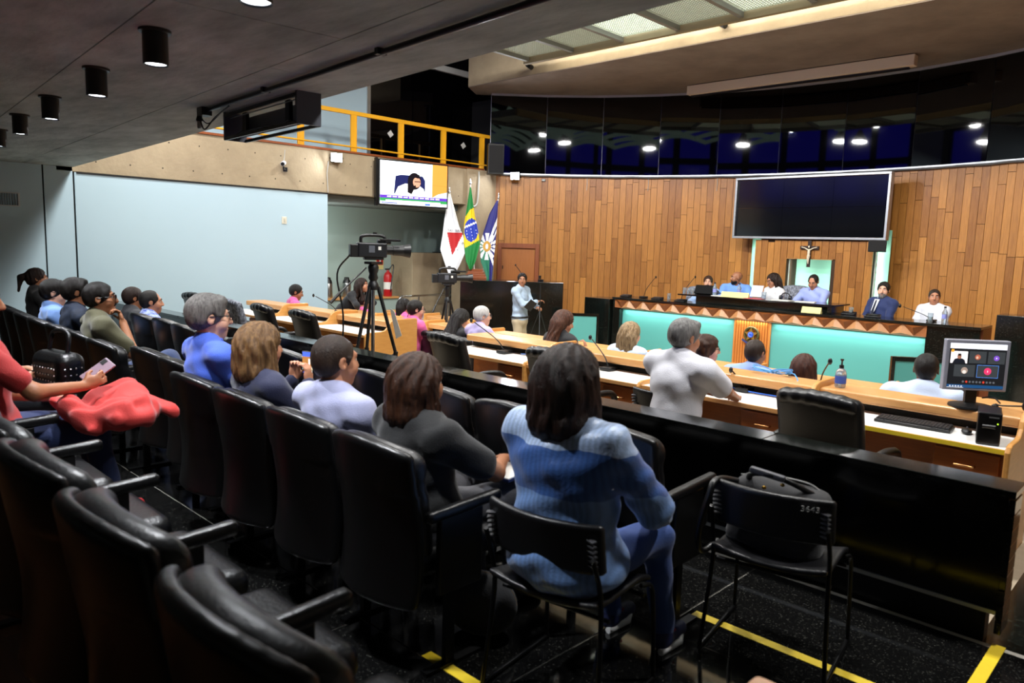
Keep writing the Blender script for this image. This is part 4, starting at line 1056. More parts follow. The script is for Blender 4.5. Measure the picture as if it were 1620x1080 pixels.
    def hand(g, s_):
        S_, E_, W_, d, n_, curl = A_[s_]; h_ = .95*sc*(.9 if fem else 1)
        side = np.cross(d, n_)   # across the palm
        th = side*(1 if (side @ V(-s_, 0, .35)) > 0 else -1)
        M = np.stack([side, n_, d], 1)
        g.ell(W_+d*.045*h_, (.040*h_, .016*h_, .052*h_), M, .012)
        for i, (off, ln) in enumerate([(-.030, .82), (-.010, 1.0), (.011, .97), (.030, .78)]):
            base = W_+d*.085*h_+th*(-off)*h_
            def rotd(c): return d*math.cos(c)+n_*math.sin(c)
            p1 = base+rotd(curl*.7)*.042*ln*h_; p2 = p1+rotd(curl*1.7)*.028*ln*h_; p3 = p2+rotd(curl*2.3)*.02*ln*h_
            g.cap(base, p1, .0092*h_, .0086*h_, .005); g.cap(p1, p2, .0086*h_, .008*h_, .003); g.cap(p2, p3, .008*h_, .0065*h_, .003)
        tb = W_+d*.022*h_+th*.028*h_; t1 = tb+(d*.7+th*.65+n_*.35)*.036*h_; t2 = t1+(d*.9+th*.1+n_*(.2+curl*.5))*.03*h_
        g.cap(tb, t1, .013*h_, .011*h_, .012); g.cap(t1, t2, .011*h_, .0085*h_, .004)
    pts = [P0, P2, Hc]+[A_[s_][i] for s_ in (-1, 1) for i in (0, 1, 2)]+[A_[s_][2]+A_[s_][3]*.2 for s_ in (-1, 1)]
    lo = np.min(pts, 0)-.15*np.ones(3)*max(1, w_); hi = np.max(pts, 0)+.15*np.ones(3)*max(1, w_); lo[2] = pz-.15; lo[0] = min(lo[0], -.25*w_); hi[0] = max(hi[0], .25*w_)
    # --- body: head, neck, torso, arms and hands in one continuous surface
    g = SDF(lo, hi, vox)
    torso(g, -.006)
    g.cap(P2-u*.03, hp(0, -.012, -.05), .054*sc*(.85 if fem else 1), .05*sc*(.85 if fem else 1), .03)
    for s_ in (-1, 1): arm(g, s_, 0, 1.0); hand(g, s_)
    def he(c, r, k=.02, op='u', inf=0): g.ell(hp(*c), V(*r)*hs, RH, k*hs, op, inf)
    he((0, -.014, .034), (.074, .094, .084)); he((0, .026, -.03), (.058, .066, .084), .03); he((0, .06, -.09), (.026, .024, .022), .03)
    for s_ in (-1, 1): he((s_*.04, .055, -.03), (.026, .03, .035), .02)
    g.cap(hp(-.036, .076, .03), hp(.036, .076, .03), .012*hs, .012*hs, .02)
    for s_ in (-1, 1): he((s_*.031, .101, .009), (.017, .018, .011), .008, 's')
    g.cap(hp(0, .09, .018), hp(0, .109, -.026), .008*hs, .0125*hs, .012); he((0, .102, -.03), (.017, .012, .009), .008)
    g.cap(hp(-.018, .083, -.06), hp(.018, .083, -.06), .008*hs, .008*hs, .006); g.cap(hp(-.014, .082, -.071), hp(.014, .082, -.071), .008*hs, .008*hs, .005)
    for s_ in (-1, 1):
        he((s_*.077, -.012, .0), (.009, .021, .032), .006); he((s_*.083, -.006, .002), (.006, .011, .018), .004, 's')
    root = link('person', g.mesh('person', skin(o.get('skin', 'mid'))), None, loc=(px, py, floor), rz=rz)
    tag(root, label, 'person', group)
    # --- eyes, brows, lips
    m = MB(); m2 = MB()
    if o.get('face', True):
        for s_ in (-1, 1):
            m.ell(hp(s_*.031, .0745, .009), (.0122*hs,)*3, 10, 8)
            c = hp(s_*.031, .0845, .009); m2.ell(c, (.005*hs,)*3, 8, 6)
        e = m.build('eyeballs', mat('eye_white', 'd9d4cc', .3), root, smooth=True); e['kind'] = 'stuff'
        i_ = m2.build('iris', mat('eye_iris', '1c100a', .2), root, smooth=True); i_['kind'] = 'stuff'
        b = MB()
        for s_ in (-1, 1): b.tube([hp(s_*.014, .094, .03), hp(s_*.03, .093, .036), hp(s_*.048, .082, .032)], [.004*hs, .0048*hs, .003*hs], 6)
        b.build('eyebrows', hairm(o.get('brow', 'black' if o['hair'][1] not in ('grey', 'white', 'silver') else 'grey')), root, smooth=True)['kind'] = 'stuff'
        MB().tube([hp(-.022, .086, -.065), hp(0, .0915, -.064), hp(.022, .086, -.065)], [.003*hs, .0045*hs, .003*hs], 6).build('lips', mat('lip', '8a4740', .5), root, smooth=True)
    # --- hair
    ht, hc = o['hair']
    if ht != 'bald':
        ext = .75 if ht in ('long', 'longback') else (.34 if ht in ('bob', 'ponytail', 'curly') else .17)
        hlo = Hc-V(.24, .3, ext)*hs; hhi = Hc+V(.24, .24, .24)*hs
        g = SDF(hlo, hhi, min(vox, .009))
        def e2(c, r, k=.02, op='u'): g.ell(hp(*c), V(*r)*hs, RH, k*hs, op)
        inf = {'buzz': .004, 'short': .012, 'thick': .013, 'bob': .018, 'long': .018, 'longback': .018, 'ponytail': .01, 'curly': .026, 'receding': .006}[ht]
        e2((0, -.016, .036), (.075+inf, .095+inf, .084+inf))
        e2((0, -.05, -.005), (.068+inf, .06+inf, .075+inf*.5)) if ht not in ('short', 'thick', 'buzz', 'receding') else e2((0, -.052, -.0), (.064+inf*.8, .055+inf*.6, .066))
        if ht in ('short', 'thick', 'receding', 'buzz'):
            g.cap(hp(-.07, .02, .02), hp(-.073, .01, -.02), .014*hs, .008*hs, .012); g.cap(hp(.07, .02, .02), hp(.073, .01, -.02), .014*hs, .008*hs, .012)
        if ht == 'thick': g.cap(hp(-.035, .055, .088), hp(.035, .06, .09), .026*hs, .024*hs, .03)
        if ht == 'receding': e2((0, .105, .075), (.062, .06, .05), .02, 's')
        if ht in ('short', 'thick', 'receding', 'buzz'):
            for s_ in (-1, 1): e2((s_*.092, .0, -.012), (.026, .028, .042), .006, 's')
        fz = {'buzz': .0, 'short': 0, 'thick': .01, 'receding': .0}.get(ht, 0)
        e2((0, .117, -.042), (.08, .085, .133) if ht in ('short', 'buzz', 'receding', 'thick') else (.078, .082, .125), .012, 's')
        if ht in ('bob',):
            e2((0, -.06, -.03), (.105, .085, .13), .05)
            for s_ in (-1, 1): g.cap(hp(s_*.075, -.005, .03), hp(s_*.092, .0, -.12), .032*hs, .036*hs, .03)
            e2((0, -.07, -.12), (.11, .075, .07), .04)
            e2((0, .1, -.06), (.07, .085, .13), .012, 's')
        if ht in ('long', 'longback'):
            e2((0, -.06, -.04), (.095, .07, .13), .05)
            ends = o.get('hairlen', .36)
            for x0, x1, y1 in [(-.06, -.1, -.07), (-.02, -.04, -.1), (.03, .03, -.1), (.065, .1, -.07)]:
                g.cap(hp(x0, -.075, -.03), hp(x1, y1-.02-max(0, math.sin(a))*.0, -ends), .045*hs, .028*hs, .045)
            if ht == 'long':
                for s_ in (-1, 1): g.cap(hp(s_*.078, .0, .02), hp(s_*.1, .03, -.26), .026*hs, .024*hs, .03)
            e2((0, .1, -.06), (.068, .085, .14), .01, 's')
        if ht == 'ponytail':
            g.cap(hp(0, -.11, .05), hp(0, -.16, .02), .025*hs, .03*hs, .02); g.cap(hp(0, -.16, .02), hp(.01, -.19, -.14), .032*hs, .016*hs, .02)
        if ht == 'curly':
            rs = random.Random(3)
            for q in range(46):
                t1, t2 = rs.uniform(0, 2*PI), rs.uniform(-.5, 1.2)
                x, y, z = .092*math.cos(t1)*math.cos(t2), -.02+.1*math.sin(t1)*math.cos(t2), .03+.095*math.sin(t2)
                if y > .045 and z < .07: continue
                e2((x, y, z), (.026, .026, .026), .012)
            for s_ in (-1, 1): g.cap(hp(s_*.08, -.02, 0), hp(s_*.095, -.02, -.1), .034*hs, .028*hs, .02)
            e2((0, .1, -.05), (.07, .08, .125), .01, 's')
        amp = {'buzz': .0003, 'short': .0012, 'receding': .0008, 'thick': .0018, 'curly': .003}.get(ht, .0034)
        sd = random.random()*6
        def strands(X, Y, Z):
            an = np.arctan2(X-Hc[0], Y-Hc[1]-.02)+1.3*(Z-Hc[2])*math.sin(sd)
            return amp*(np.sin(an*15+2.5*np.sin(Z*21+sd)+sd)+.6*np.sin(an*38+4*np.sin(Z*13+sd*2))+.5*np.sin(an*67+Z*40))
        g.disp(strands)
        g.cut(lambda X, Y, Z: (Hc[2]-(.085 if ht in ('short', 'buzz', 'receding') else .1)*hs-Z)+0*X+0*Y) if ht in ('short', 'buzz', 'receding', 'thick') else None
        link('hair', g.mesh('hair', hairm(hc)), root)
    if o.get('beard'):
        g = SDF(Hc-V(.12, .14, .2)*hs, Hc+V(.12, .17, .06)*hs, min(vox, .008))
        g.ell(hp(0, .03, -.055), V(.061, .066, .072)*hs, RH, .01); g.ell(hp(0, .062, -.095), V(.03, .028, .03)*hs, RH, .02)
        g.ell(hp(0, .08, .005), V(.055, .06, .052)*hs, RH, .008, 's'); g.ell(hp(0, .11, -.065), V(.02, .03, .009)*hs, RH, .004, 's'); g.ell(hp(0, -.06, -.02), V(.09, .07, .1)*hs, RH, .01, 's')
        link('beard', g.mesh('beard', hairm(o['beard'])), root)
    if o.get('moustache'):
        MB().tube([hp(-.03, .088, -.056), hp(-.012, .099, -.047), hp(.012, .099, -.047), hp(.03, .088, -.056)], [.004, .007, .007, .004], 6).build('moustache', hairm('black'), root, smooth=True)
    if o.get('glasses'):
        m = MB()
        for s_ in (-1, 1):
            m.tube([hp(s_*.032+.024*math.cos(q), .1+.004*abs(math.cos(q)), .006+.018*math.sin(q)) for q in np.linspace(0, 2*PI, 17)[:-1]], .0022*hs, 5, True)
            m.tube([hp(s_*.056, .1, .012), hp(s_*.074, .06, .014), hp(s_*.083, -.02, .012)], .0026*hs, 5)
        m.tube([hp(-.009, .104, .009), hp(.009, .104, .009)], .0022*hs, 5)
        m.build('glasses', mat('frame_dark', '120f10', .3), root)['kind'] = 'stuff'
    # --- shirt
    slv = {'long': .97, 'short': .36, 'tri': .62, 'none': .06}[o.get('sleeve', 'long')]
    if slv < .9: lo2, hi2 = lo, hi
    g = SDF(lo, hi, vox)
    loose = o.get('loose', .011)
    torso(g, loose)
    if o.get('untuck', True): g.ell(P0-u*.03+f_*.01, V(.172*w_, .135*w_, .11)*sc, TR, .04, inf=loose)
    for s_ in (-1, 1): arm(g, s_, loose*1.25+(.006 if slv < .9 else 0), slv)
    sd = random.random()*9; am = o.get('fold', .0032)
    g.disp(lambda X, Y, Z: am*(.8*np.sin(34*Z+26*np.abs(X)+2.5*np.sin(8*X+6*Y+sd)+sd)+.6*np.sin(62*Z-24*X+3*np.sin(10*Y+sd))+.5*np.sin(48*X+15*Z+2*np.sin(20*Z+sd))))
    # neck opening
    nk = P2+V(0, .035, .05)
    g.ell(nk+V(0, .02, .03), (.062*sc, .075*sc, .06*sc), TR, .008, 's')
    if slv < .9:
        for s_ in (-1, 1):
            S_, E_, W_ = A_[s_][:3]
    sm = o['shirt']
    so = link('shirt', g.mesh('shirt', sm), root)
    if o.get('collar'):
        cr = []
        for q in np.linspace(-2.5, 2.5, 15):
            cr.append(P2+TR @ V(.068*sc*math.sin(q), -.066*sc*math.cos(q)+.012, .03-.022*(abs(q)/2.5)**2))
        MB().tube(cr, [.014*sc]*15, 8).build('collar', o.get('collarm', sm), root, smooth=True)
    if o.get('lapel'):
        m = MB(); cz = P0+u*L*.9
        for q in np.linspace(0, 1, 2): pass
        F = lambda x, h, d: P0+u*L*h+f_*(.14*w_+d)+V(x, 0, 0)
        m.add([F(-.05, .98, -.045), F(.05, .98, -.045), F(.035, .55, .012), F(0, .4, .018), F(-.035, .55, .012)], [(0, 1, 2, 3, 4)]); m.build('shirt_front', mat('shirt_white', 'dfe2e6', .7), root)
        m = MB().add([F(-.012, .95, -.03), F(.012, .95, -.03), F(.026, .5, .022), F(0, .42, .026), F(-.026, .5, .022)], [(0, 1, 2, 3, 4)]); m.build('necktie', mat('tie_navy', '11162e', .6), root)
    # --- trousers and shoes
    pm_ = o.get('pants', cloth('jeans', '24365e', '16233f'))
    legs = o.get('legs')
    if legs is None:
        if sit: legs = {s_: (V(s_*.085, .03, pz-.03), V(s_*.13, .43, seat+.055), V(s_*.125, .42+o.get('foot', .02), .09)) for s_ in (-1, 1)}
        else: legs = {s_: (V(s_*.085, 0, pz-.03), V(s_*.1, .03, pz*.53), V(s_*.11, 0, .09)) for s_ in (-1, 1)}
    q = np.array([p for s_ in (-1, 1) for p in legs[s_]]+[P0])
    g = SDF(q.min(0)-V(.2, .2, .08), q.max(0)+V(.2, .16, .12), max(vox, .0105))
    g.ell(P0-V(0, 0, .025), (.165*w_*sc, .13*w_*sc, .105), None, .05)
    for s_ in (-1, 1):
        h_, k_, an = [np.array(v, float) for v in legs[s_]]
        g.cap(h_, k_, .088*sc*(.7+.3*w_), .064*sc, .04); g.cap(k_, an, .062*sc, .046*sc, .03)
    sd2 = random.random()*9
    g.disp(lambda X, Y, Z: .003*(np.sin(40*Z+18*Y+sd2+3*np.sin(20*X))+np.sin(33*Y-25*X+sd2)))
    link('trousers', g.mesh('trousers', pm_), root)
    for s_ in (-1, 1):
        an = np.array(legs[s_][2], float); fd = o.get('footdir', {}).get(s_, V(0, 1, 0)); fd = np.array(fd, float)
        g = SDF(an-.2, an+V(.2, .3, .12), max(vox, .0105))
        g.cap(an+V(0, 0, -.045)-fd*.02, an+fd*.15+V(0, 0, -.055), .036*sc, .032*sc, .02); g.cap(an, an+V(0, 0, -.04), .042*sc, .04*sc, .02)
        if abs(fd[2]) < .2: g.cut(lambda X, Y, Z: (an[2]-.088-Z)+0*X+0*Y)
        sh = link('shoe', g.mesh('shoe', o.get('shoem', mat('shoe_dark', '141214', .4))), root)
        if o.get('sole'):
            MB().tube([an+V(.02, -.05, -.078), an+fd*.08+V(.04, 0, -.075), an+fd*.185+V(0, 0, -.066), an+fd*.08+V(-.04, 0, -.075)], .014, 8).build('sole', o['sole'], root, smooth=True)
            MB().tube([an+fd*.05+V(-.03, 0, -.02), an+fd*.05+V(0, 0, -.008), an+fd*.05+V(.03, 0, -.02)], .008, 6).build('stripe', M_red, root)
    return root, dict(P0=P0, P2=P2, Hc=Hc, hp=hp, arms=A_, u=u)
c_denim = None
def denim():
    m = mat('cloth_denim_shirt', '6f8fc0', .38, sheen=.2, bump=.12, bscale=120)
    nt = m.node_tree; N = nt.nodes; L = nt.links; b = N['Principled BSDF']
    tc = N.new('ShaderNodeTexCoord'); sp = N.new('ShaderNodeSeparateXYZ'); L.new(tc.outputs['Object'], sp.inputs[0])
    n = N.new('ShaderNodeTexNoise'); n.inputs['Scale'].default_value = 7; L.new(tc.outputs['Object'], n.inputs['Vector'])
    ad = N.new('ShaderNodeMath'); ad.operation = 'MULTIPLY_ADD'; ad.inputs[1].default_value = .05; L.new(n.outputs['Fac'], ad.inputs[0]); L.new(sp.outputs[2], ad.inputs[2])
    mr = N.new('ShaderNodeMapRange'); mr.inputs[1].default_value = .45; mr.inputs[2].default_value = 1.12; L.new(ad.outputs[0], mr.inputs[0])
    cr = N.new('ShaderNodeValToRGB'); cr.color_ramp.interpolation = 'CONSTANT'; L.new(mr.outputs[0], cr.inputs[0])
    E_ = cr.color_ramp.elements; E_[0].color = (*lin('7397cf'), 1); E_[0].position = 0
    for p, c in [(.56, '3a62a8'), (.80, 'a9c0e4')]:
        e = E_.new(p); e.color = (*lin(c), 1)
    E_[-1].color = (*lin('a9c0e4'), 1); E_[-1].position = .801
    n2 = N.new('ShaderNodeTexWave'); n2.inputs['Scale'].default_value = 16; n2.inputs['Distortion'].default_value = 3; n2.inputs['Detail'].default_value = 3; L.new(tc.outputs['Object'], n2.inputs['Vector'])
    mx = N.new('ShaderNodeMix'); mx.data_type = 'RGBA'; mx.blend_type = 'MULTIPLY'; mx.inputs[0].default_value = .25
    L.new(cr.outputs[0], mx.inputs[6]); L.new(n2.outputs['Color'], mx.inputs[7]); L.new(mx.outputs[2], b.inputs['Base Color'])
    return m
def pinkprint(name, zc):
    m = mat(name, 'e05c9c', .75, sheen=.15)
    nt = m.node_tree; N = nt.nodes; L = nt.links; b = N['Principled BSDF']
    tc = N.new('ShaderNodeTexCoord'); sp = N.new('ShaderNodeSeparateXYZ'); L.new(tc.outputs['Object'], sp.inputs[0])
    def band(sock, c, h):
        s_ = N.new('ShaderNodeMath'); s_.operation = 'SUBTRACT'; s_.inputs[1].default_value = c; L.new(sock, s_.inputs[0])
        a_ = N.new('ShaderNodeMath'); a_.operation = 'ABSOLUTE'; L.new(s_.outputs[0], a_.inputs[0])
        l_ = N.new('ShaderNodeMath'); l_.operation = 'LESS_THAN'; l_.inputs[1].default_value = h; L.new(a_.outputs[0], l_.inputs[0]); return l_.outputs[0]
    def mul(p, q):
        x = N.new('ShaderNodeMath'); x.operation = 'MULTIPLY'; L.new(p, x.inputs[0]); L.new(q, x.inputs[1]); return x.outputs[0]
    v = N.new('ShaderNodeTexVoronoi'); v.inputs['Scale'].default_value = 20; L.new(tc.outputs['Object'], v.inputs['Vector'])
    lt = N.new('ShaderNodeMath'); lt.operation = 'LESS_THAN'; lt.inputs[1].default_value = .5; L.new(v.outputs['Distance'], lt.inputs[0])
    msk = mul(mul(band(sp.outputs[2], zc, .085), band(sp.outputs[0], 0, .13)), lt.outputs[0])
    ng = N.new('ShaderNodeMath'); ng.operation = 'LESS_THAN'; ng.inputs[1].default_value = 0.0; L.new(sp.outputs[1], ng.inputs[0]); msk = mul(msk, ng.outputs[0])
    mx = N.new('ShaderNodeMix'); mx.data_type = 'RGBA'; mx.inputs[6].default_value = (*lin('e05c9c'), 1)
    cr = N.new('ShaderNodeValToRGB'); cr.color_ramp.interpolation = 'CONSTANT'; E_ = cr.color_ramp.elements; E_[0].color = (*lin('efd23c'), 1); E_[1].color = (*lin('f0ead8'), 1); E_[1].position = .62
    L.new(v.outputs['Color'], cr.inputs[0]); L.new(cr.outputs[0], mx.inputs[7]); L.new(msk, mx.inputs[0]); L.new(mx.outputs[2], b.inputs['Base Color'])
    return m
jeans = cloth('jeans', '24365e', '16233f'); dpants = cloth('darkpants', '15161b', '0b0b0e'); khaki = cloth('khaki', 'b8a88a', '9a8b6e')

# second audience row
NV = .0085
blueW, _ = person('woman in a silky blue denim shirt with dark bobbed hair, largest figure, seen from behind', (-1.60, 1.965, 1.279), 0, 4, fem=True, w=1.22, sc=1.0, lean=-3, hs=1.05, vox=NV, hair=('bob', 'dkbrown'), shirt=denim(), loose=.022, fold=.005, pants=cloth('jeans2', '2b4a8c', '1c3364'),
    arms={'R': ((.27, .14, .74), (.17, .36, .64)), 'L': ((-.29, .14, .78), (-.12, .36, .66))}, skin='light', shoem=mat('shoe_navy', '1c2450', .6), sole=mat('sole_white', 'e8e8e8', .5), face=True, hyaw=-6, foot=.12)
blackW, bw = person('woman in a black short-sleeved top with brown bob, writing in her lap', (-2.363, 1.911, 1.163), 0, -4, fem=True, w=1.12, lean=-3, hs=1.0, vox=.0075, hair=('bob', 'brown'), shirt=cloth('blacktop', '0b0b0d', '050506'), sleeve='short', loose=.02, pants=cloth('greyp', '4c4c52', '38383c'), skin='tan',
    arms={'R': ((.28, .14, .72), (.09, .40, .68), None, .8), 'L': ((-.27, .14, .74), (-.07, .38, .67), None, .6)})
lilac, _ = person('man in a pale lilac shirt with cropped dark hair, seen from behind', (-2.909, 1.859, 1.195), 0, 2, w=1.1, lean=-5, vox=NV, hair=('buzz', 'stub'), shirt=cloth('lilac', '9c9fc0', '85879f'), collar=True, pants=dpants, skin='mid', hyaw=-2, hs=1.04)
phoneW, pw_ = person('woman with light brown bob in a navy top filming with a phone', (-3.570, 1.838, 1.184), 0, -2, fem=True, w=1.05, lean=-3, vox=.0072, hair=('bob', 'blonde'), shirt=cloth('navytop', '141a3c', '0b0f24'), pants=dpants, skin='mid', hyaw=4,
    arms={'R': ((.3, .0, .7), (-.01, .27, .85), (-.12, .05, 1), .9, (-.9, -.4, 0)), 'L': ((-.3, .0, .7), (-.17, .27, .85), (.12, .05, 1), .9, (.9, -.4, 0))})
greyM, _ = person('grey-haired man with glasses and stubble in a bright blue shirt', (-4.116, 1.806, 1.300), 0, -4, w=1.15, lean=-7, vox=NV, hair=('thick', 'grey'), glasses=True, shirt=cloth('royal', '3c5cc4', '2b4698'), collar=True, pants=dpants, skin='light', hyaw=-6, hs=1.08)
olive, _ = person('man with glasses in an olive T-shirt resting his chin on his hand', (-6.090, 1.848, 1.258), 0, -6, w=.98, lean=0, vox=.0075, hair=('short', 'black'), glasses=True, moustache=True, shirt=cloth('olive', '55523a', '403e2b'), sleeve='short', pants=jeans, skin='tan', hyaw=-16, hpitch=-4,
    arms={'R': 'chin', 'L': ((-.3, .1, .7), (-.02, .36, .70), (.7, .7, -.1), .5, (0, 0, -1))},
    legs={1: (V(.085, .03, .53), V(.02, .50, .66), V(.30, .62, .42)), -1: (V(-.085, .03, .53), V(-.12, .45, .52), V(-.12, .45, .09))}, footdir={1: V(.6, .6, -.3)}, shoem=mat('shoe_grey', '2c2c30', .6))
navyM, _ = person('man in a dark blue plaid shirt with a black quiff', (-7.014, 1.943, 1.244), 0, -4, w=1.08, lean=-5, hair=('thick', 'black'), shirt=mat('cloth_plaid', '16233a', .8, var=.8, vscale=30, col2='0b1220'), collar=True, pants=dpants, skin='tan', hyaw=-2)
lightB, _ = person('young man with glasses in a light blue shirt in the second row', (-7.707, 1.953, 1.195), 0, -6, w=1.0, lean=-3, hair=('thick', 'black'), glasses=True, shirt=cloth('sky', '6f92cc', '5472a8'), pants=dpants, skin='light', hyaw=-8, hpitch=4)

pony, _ = person('woman with a dark ponytail in black beside the left wall', (-9.975, 2.363, 1.205), 0, -4, fem=True, lean=-4, hair=('ponytail', 'dkbrown'), shirt=cloth('blk2', '0d0d10', '070708'), pants=dpants, skin='tan', hyaw=-6)
# front audience row, left
patt, _ = person('man in a blue and white patterned shirt in the front audience row', (-7.62, 2.77, 1.085), 0, -8, seat=.44, lean=0, w=1.0, sc=.97, hair=('receding', 'black'), shirt=mat('cloth_floral', '2a4bb8', .7, var=1.0, vscale=28, col2='c6d2ee'), sleeve='short', pants=jeans, skin='mid', hyaw=-8)
hood, _ = person('man in a dark hooded jacket behind the patterned blue shirt', (-8.36, 2.86, 1.07), 0, -4, seat=.44, lean=0, sc=.97, hair=('short', 'dkbrown'), shirt=cloth('hoodie', '26282e', '17181c'), pants=dpants, skin='tan')
# back row, cut off by the left edge
redP, rp = person('person with red jacket on lap holding a phone, at left picture edge', (-4.02, .70, 1.42), .16, -6, fem=True, w=1.1, lean=-3, vox=.0075, hair=('long', 'dkbrown'), shirt=cloth('redtop', 'a8221f', '7d1614'), sleeve='short', pants=cloth('navyj', '1c2c58', '121d3c'), skin='tan', shoem=mat('shoe_red', 'a01c22', .6), foot=.1,
    arms={'R': ((.27, .16, .70), (.10, .40, .74), (-.1, .9, .35), .8, (-1, .2, .1)), 'L': 'lap'})
bagP, bp_ = person('person with a studded handbag on the lap, behind the red jacket at the edge', (-4.95, .80, 1.36), .16, -4, fem=True, lean=-4, hair=('long', 'black'), shirt=cloth('blk3', '18181b', '0e0e10'), sleeve='short', pants=cloth('greyj', '33363d', '24262b'), skin='mid')

# chamber, first desk row
whiteT, _ = person('grey-haired man in a white T-shirt leaning on his elbow at the desk', (-2.62, 4.42, 1.167), -.18, -10, w=1.2, lean=4, hs=1.06, vox=NV, seat=.46, hair=('thick', 'silver'), shirt=cloth('whitet', 'dcdce4', 'c9c9d6'), sleeve='short', loose=.024, fold=.0014, pants=dpants, skin='mid', hyaw=-8, hpitch=4,
    arms={'R': ((.45, .3, .66), (.13, .50, .785), (-.6, .8, 0), .5), 'L': ((-.4, .25, .68), (-.06, .50, .785), (.5, .8, 0), .5)})
# second desk row
FV = .0115
kw = dict(vox=FV)
longh, _ = person('woman with very long brown hair and black top at the second desk row', (-5.14, 6.15, .945), -.38, -8, fem=True, lean=10, hair=('longback', 'ombre'), hairlen=.42, shirt=cloth('blk4', '101014', '08080a'), sleeve='tri', pants=dpants, skin='mid', hyaw=-20, hpitch=14, arms={'R': ((.24, .22, .72), (.14, .34, .92), (-.2, -.1, 1), .9), 'L': 'desk'}, **kw)
MB().box((-.1, -.17, .86), (.12, .03, .12), RX(.2)).build('pink_trim', cloth('pinktrim', 'd86a92'), longh, bevel=.01)
blonde, _ = person('woman with streaked blonde hair in a pale blouse at the second desk row', (-4.35, 6.28, .885), -.38, 0, fem=True, lean=10, hair=('longback', 'streak'), hairlen=.30, shirt=cloth('paleb', 'c9d8ea', 'b3c6dc'), pants=dpants, skin='light', hyaw=-6, arms='desk', **kw)
curly, _ = person('woman with dark curly hair and glasses turned right at the second desk row', (-3.51, 6.35, .825), -.38, -28, fem=True, lean=8, hair=('curly', 'brown'), glasses=True, shirt=cloth('lav', 'b9a9d8', '9d8cc0'), pants=dpants, skin='light', hyaw=-26, arms='desk', **kw)
blueM, _ = person('man with cropped hair in a light blue shirt at the second desk row', (-2.96, 6.2, .87), -.38, 4, w=1.1, lean=10, hair=('buzz', 'stub'), shirt=cloth('ltblue', '8fa6dc', '7088c4'), collar=True, pants=dpants, skin='mid', hyaw=-4, arms='desk', hs=1.05, **kw)
darkh, _ = person('person with smooth dark hair and a hair clip, only the head showing', (-2.56, 6.32, .77), -.38, 0, fem=True, lean=14, sc=.95, hair=('bob', 'chestnut'), shirt=cloth('blk5', '1a1416', '0e0a0b'), pants=dpants, skin='mid', arms='desk', **kw)

paleP, _ = person('man with cropped dark hair in a pale blue polo beside the monitor', (-1.56, 6.1, .925), -.38, 6, w=1.2, lean=10, hair=('buzz', 'black'), shirt=cloth('palep', 'c3d0e6', 'aab9d6'), sleeve='short', loose=.018, pants=dpants, skin='dark', hyaw=6, arms='desk', hs=1.05, **kw)
pinkG, _ = person('young man with glasses in a bright pink polo and jeans', (-7.42, 5.93, .905), -.38, -14, w=1.1, lean=6, hair=('short', 'black'), glasses=True, shirt=cloth('pinkp', 'e0609a', 'c84a82'), sleeve='short', pants=jeans, skin='light', hyaw=-12, arms='cross', **kw)
oldM, _ = person('white-haired man with glasses in a lilac polo', (-6.58, 6.3, .88), -.38, -12, w=1.0, lean=8, hair=('short', 'white'), glasses=True, shirt=cloth('lilac2', 'b3a8d2', '9a8fbc'), sleeve='short', pants=dpants, skin='light', hyaw=-14, arms='desk', **kw)
blkH, _ = person('woman with long wavy black hair bending over the second desk row', (-7.1, 6.42, .79), -.38, -6, fem=True, lean=20, sc=.97, hair=('longback', 'black'), hairlen=.3, shirt=cloth('blk6', '15151a', '0b0b0e'), pants=dpants, skin='mid', hpitch=25, arms='desk', **kw)
pinkL, _ = person('youth with short dark hair in a printed pink T-shirt by the left wall', (-10.68, 6.1, .915), -.38, -20, lean=8, hair=('short', 'black'), shirt=pinkprint('cloth_pinkprint_a', .92), sleeve='short', pants=dpants, skin='tan', hyaw=-14, hpitch=14, arms='desk', **kw)
pinkM, _ = person('man in a printed pink T-shirt seated under the woman in black', (-10.7, 7.42, .71), -.5, -6, lean=10, hair=('short', 'dkbrown'), shirt=pinkprint('cloth_pinkprint_b', .94), sleeve='short', pants=dpants, skin='tan', hpitch=20, hyaw=-20, arms='desk', **kw)
girl, _ = person('girl with long black hair in a printed pink T-shirt', (-9.58, 7.42, .725), -.5, -6, fem=True, lean=8, hair=('longback', 'black'), hairlen=.26, shirt=pinkprint('cloth_pinkprint_c', .9), sleeve='short', pants=dpants, skin='mid', hyaw=-30, arms='desk', **kw)
bendW, _ = person('woman in black with long hair bending over the man in pink', (-10.75, 7.4, 1.0), -.5, -60, fem=True, sit=False, lean=42, hair=('long', 'dkbrown'), hairlen=.26, shirt=cloth('blk7', '121418', '0a0b0d'), pants=dpants, skin='mid', hpitch=-5, arms={'R': 'desk', 'L': 'desk'}, **kw)
standM, _ = person('man in a light blue shirt and beige trousers standing beside the phone tripod', (-9.05, 9.62, 1.16), -.62, -75, sit=False, w=1.1, lean=0, hair=('short', 'black'), shirt=cloth('grayblue', 'a9bccf', '8fa4b8'), collar=True, untuck=False, pants=khaki, skin='tan', hyaw=-62, arms={'R': ((.22, .1, 1.2), (.04, .36, 1.3), None, .8), 'L': ((-.24, .06, 1.18), (-.02, .34, 1.2), None, .9)}, **kw)
MB().tube([(.185*math.sin(q), .14*math.cos(q), 1.005) for q in np.linspace(0, 2*PI, 20)[:-1]], .018, 6, True).build('belt', mat('belt_black', '111111', .4), standM, smooth=True)
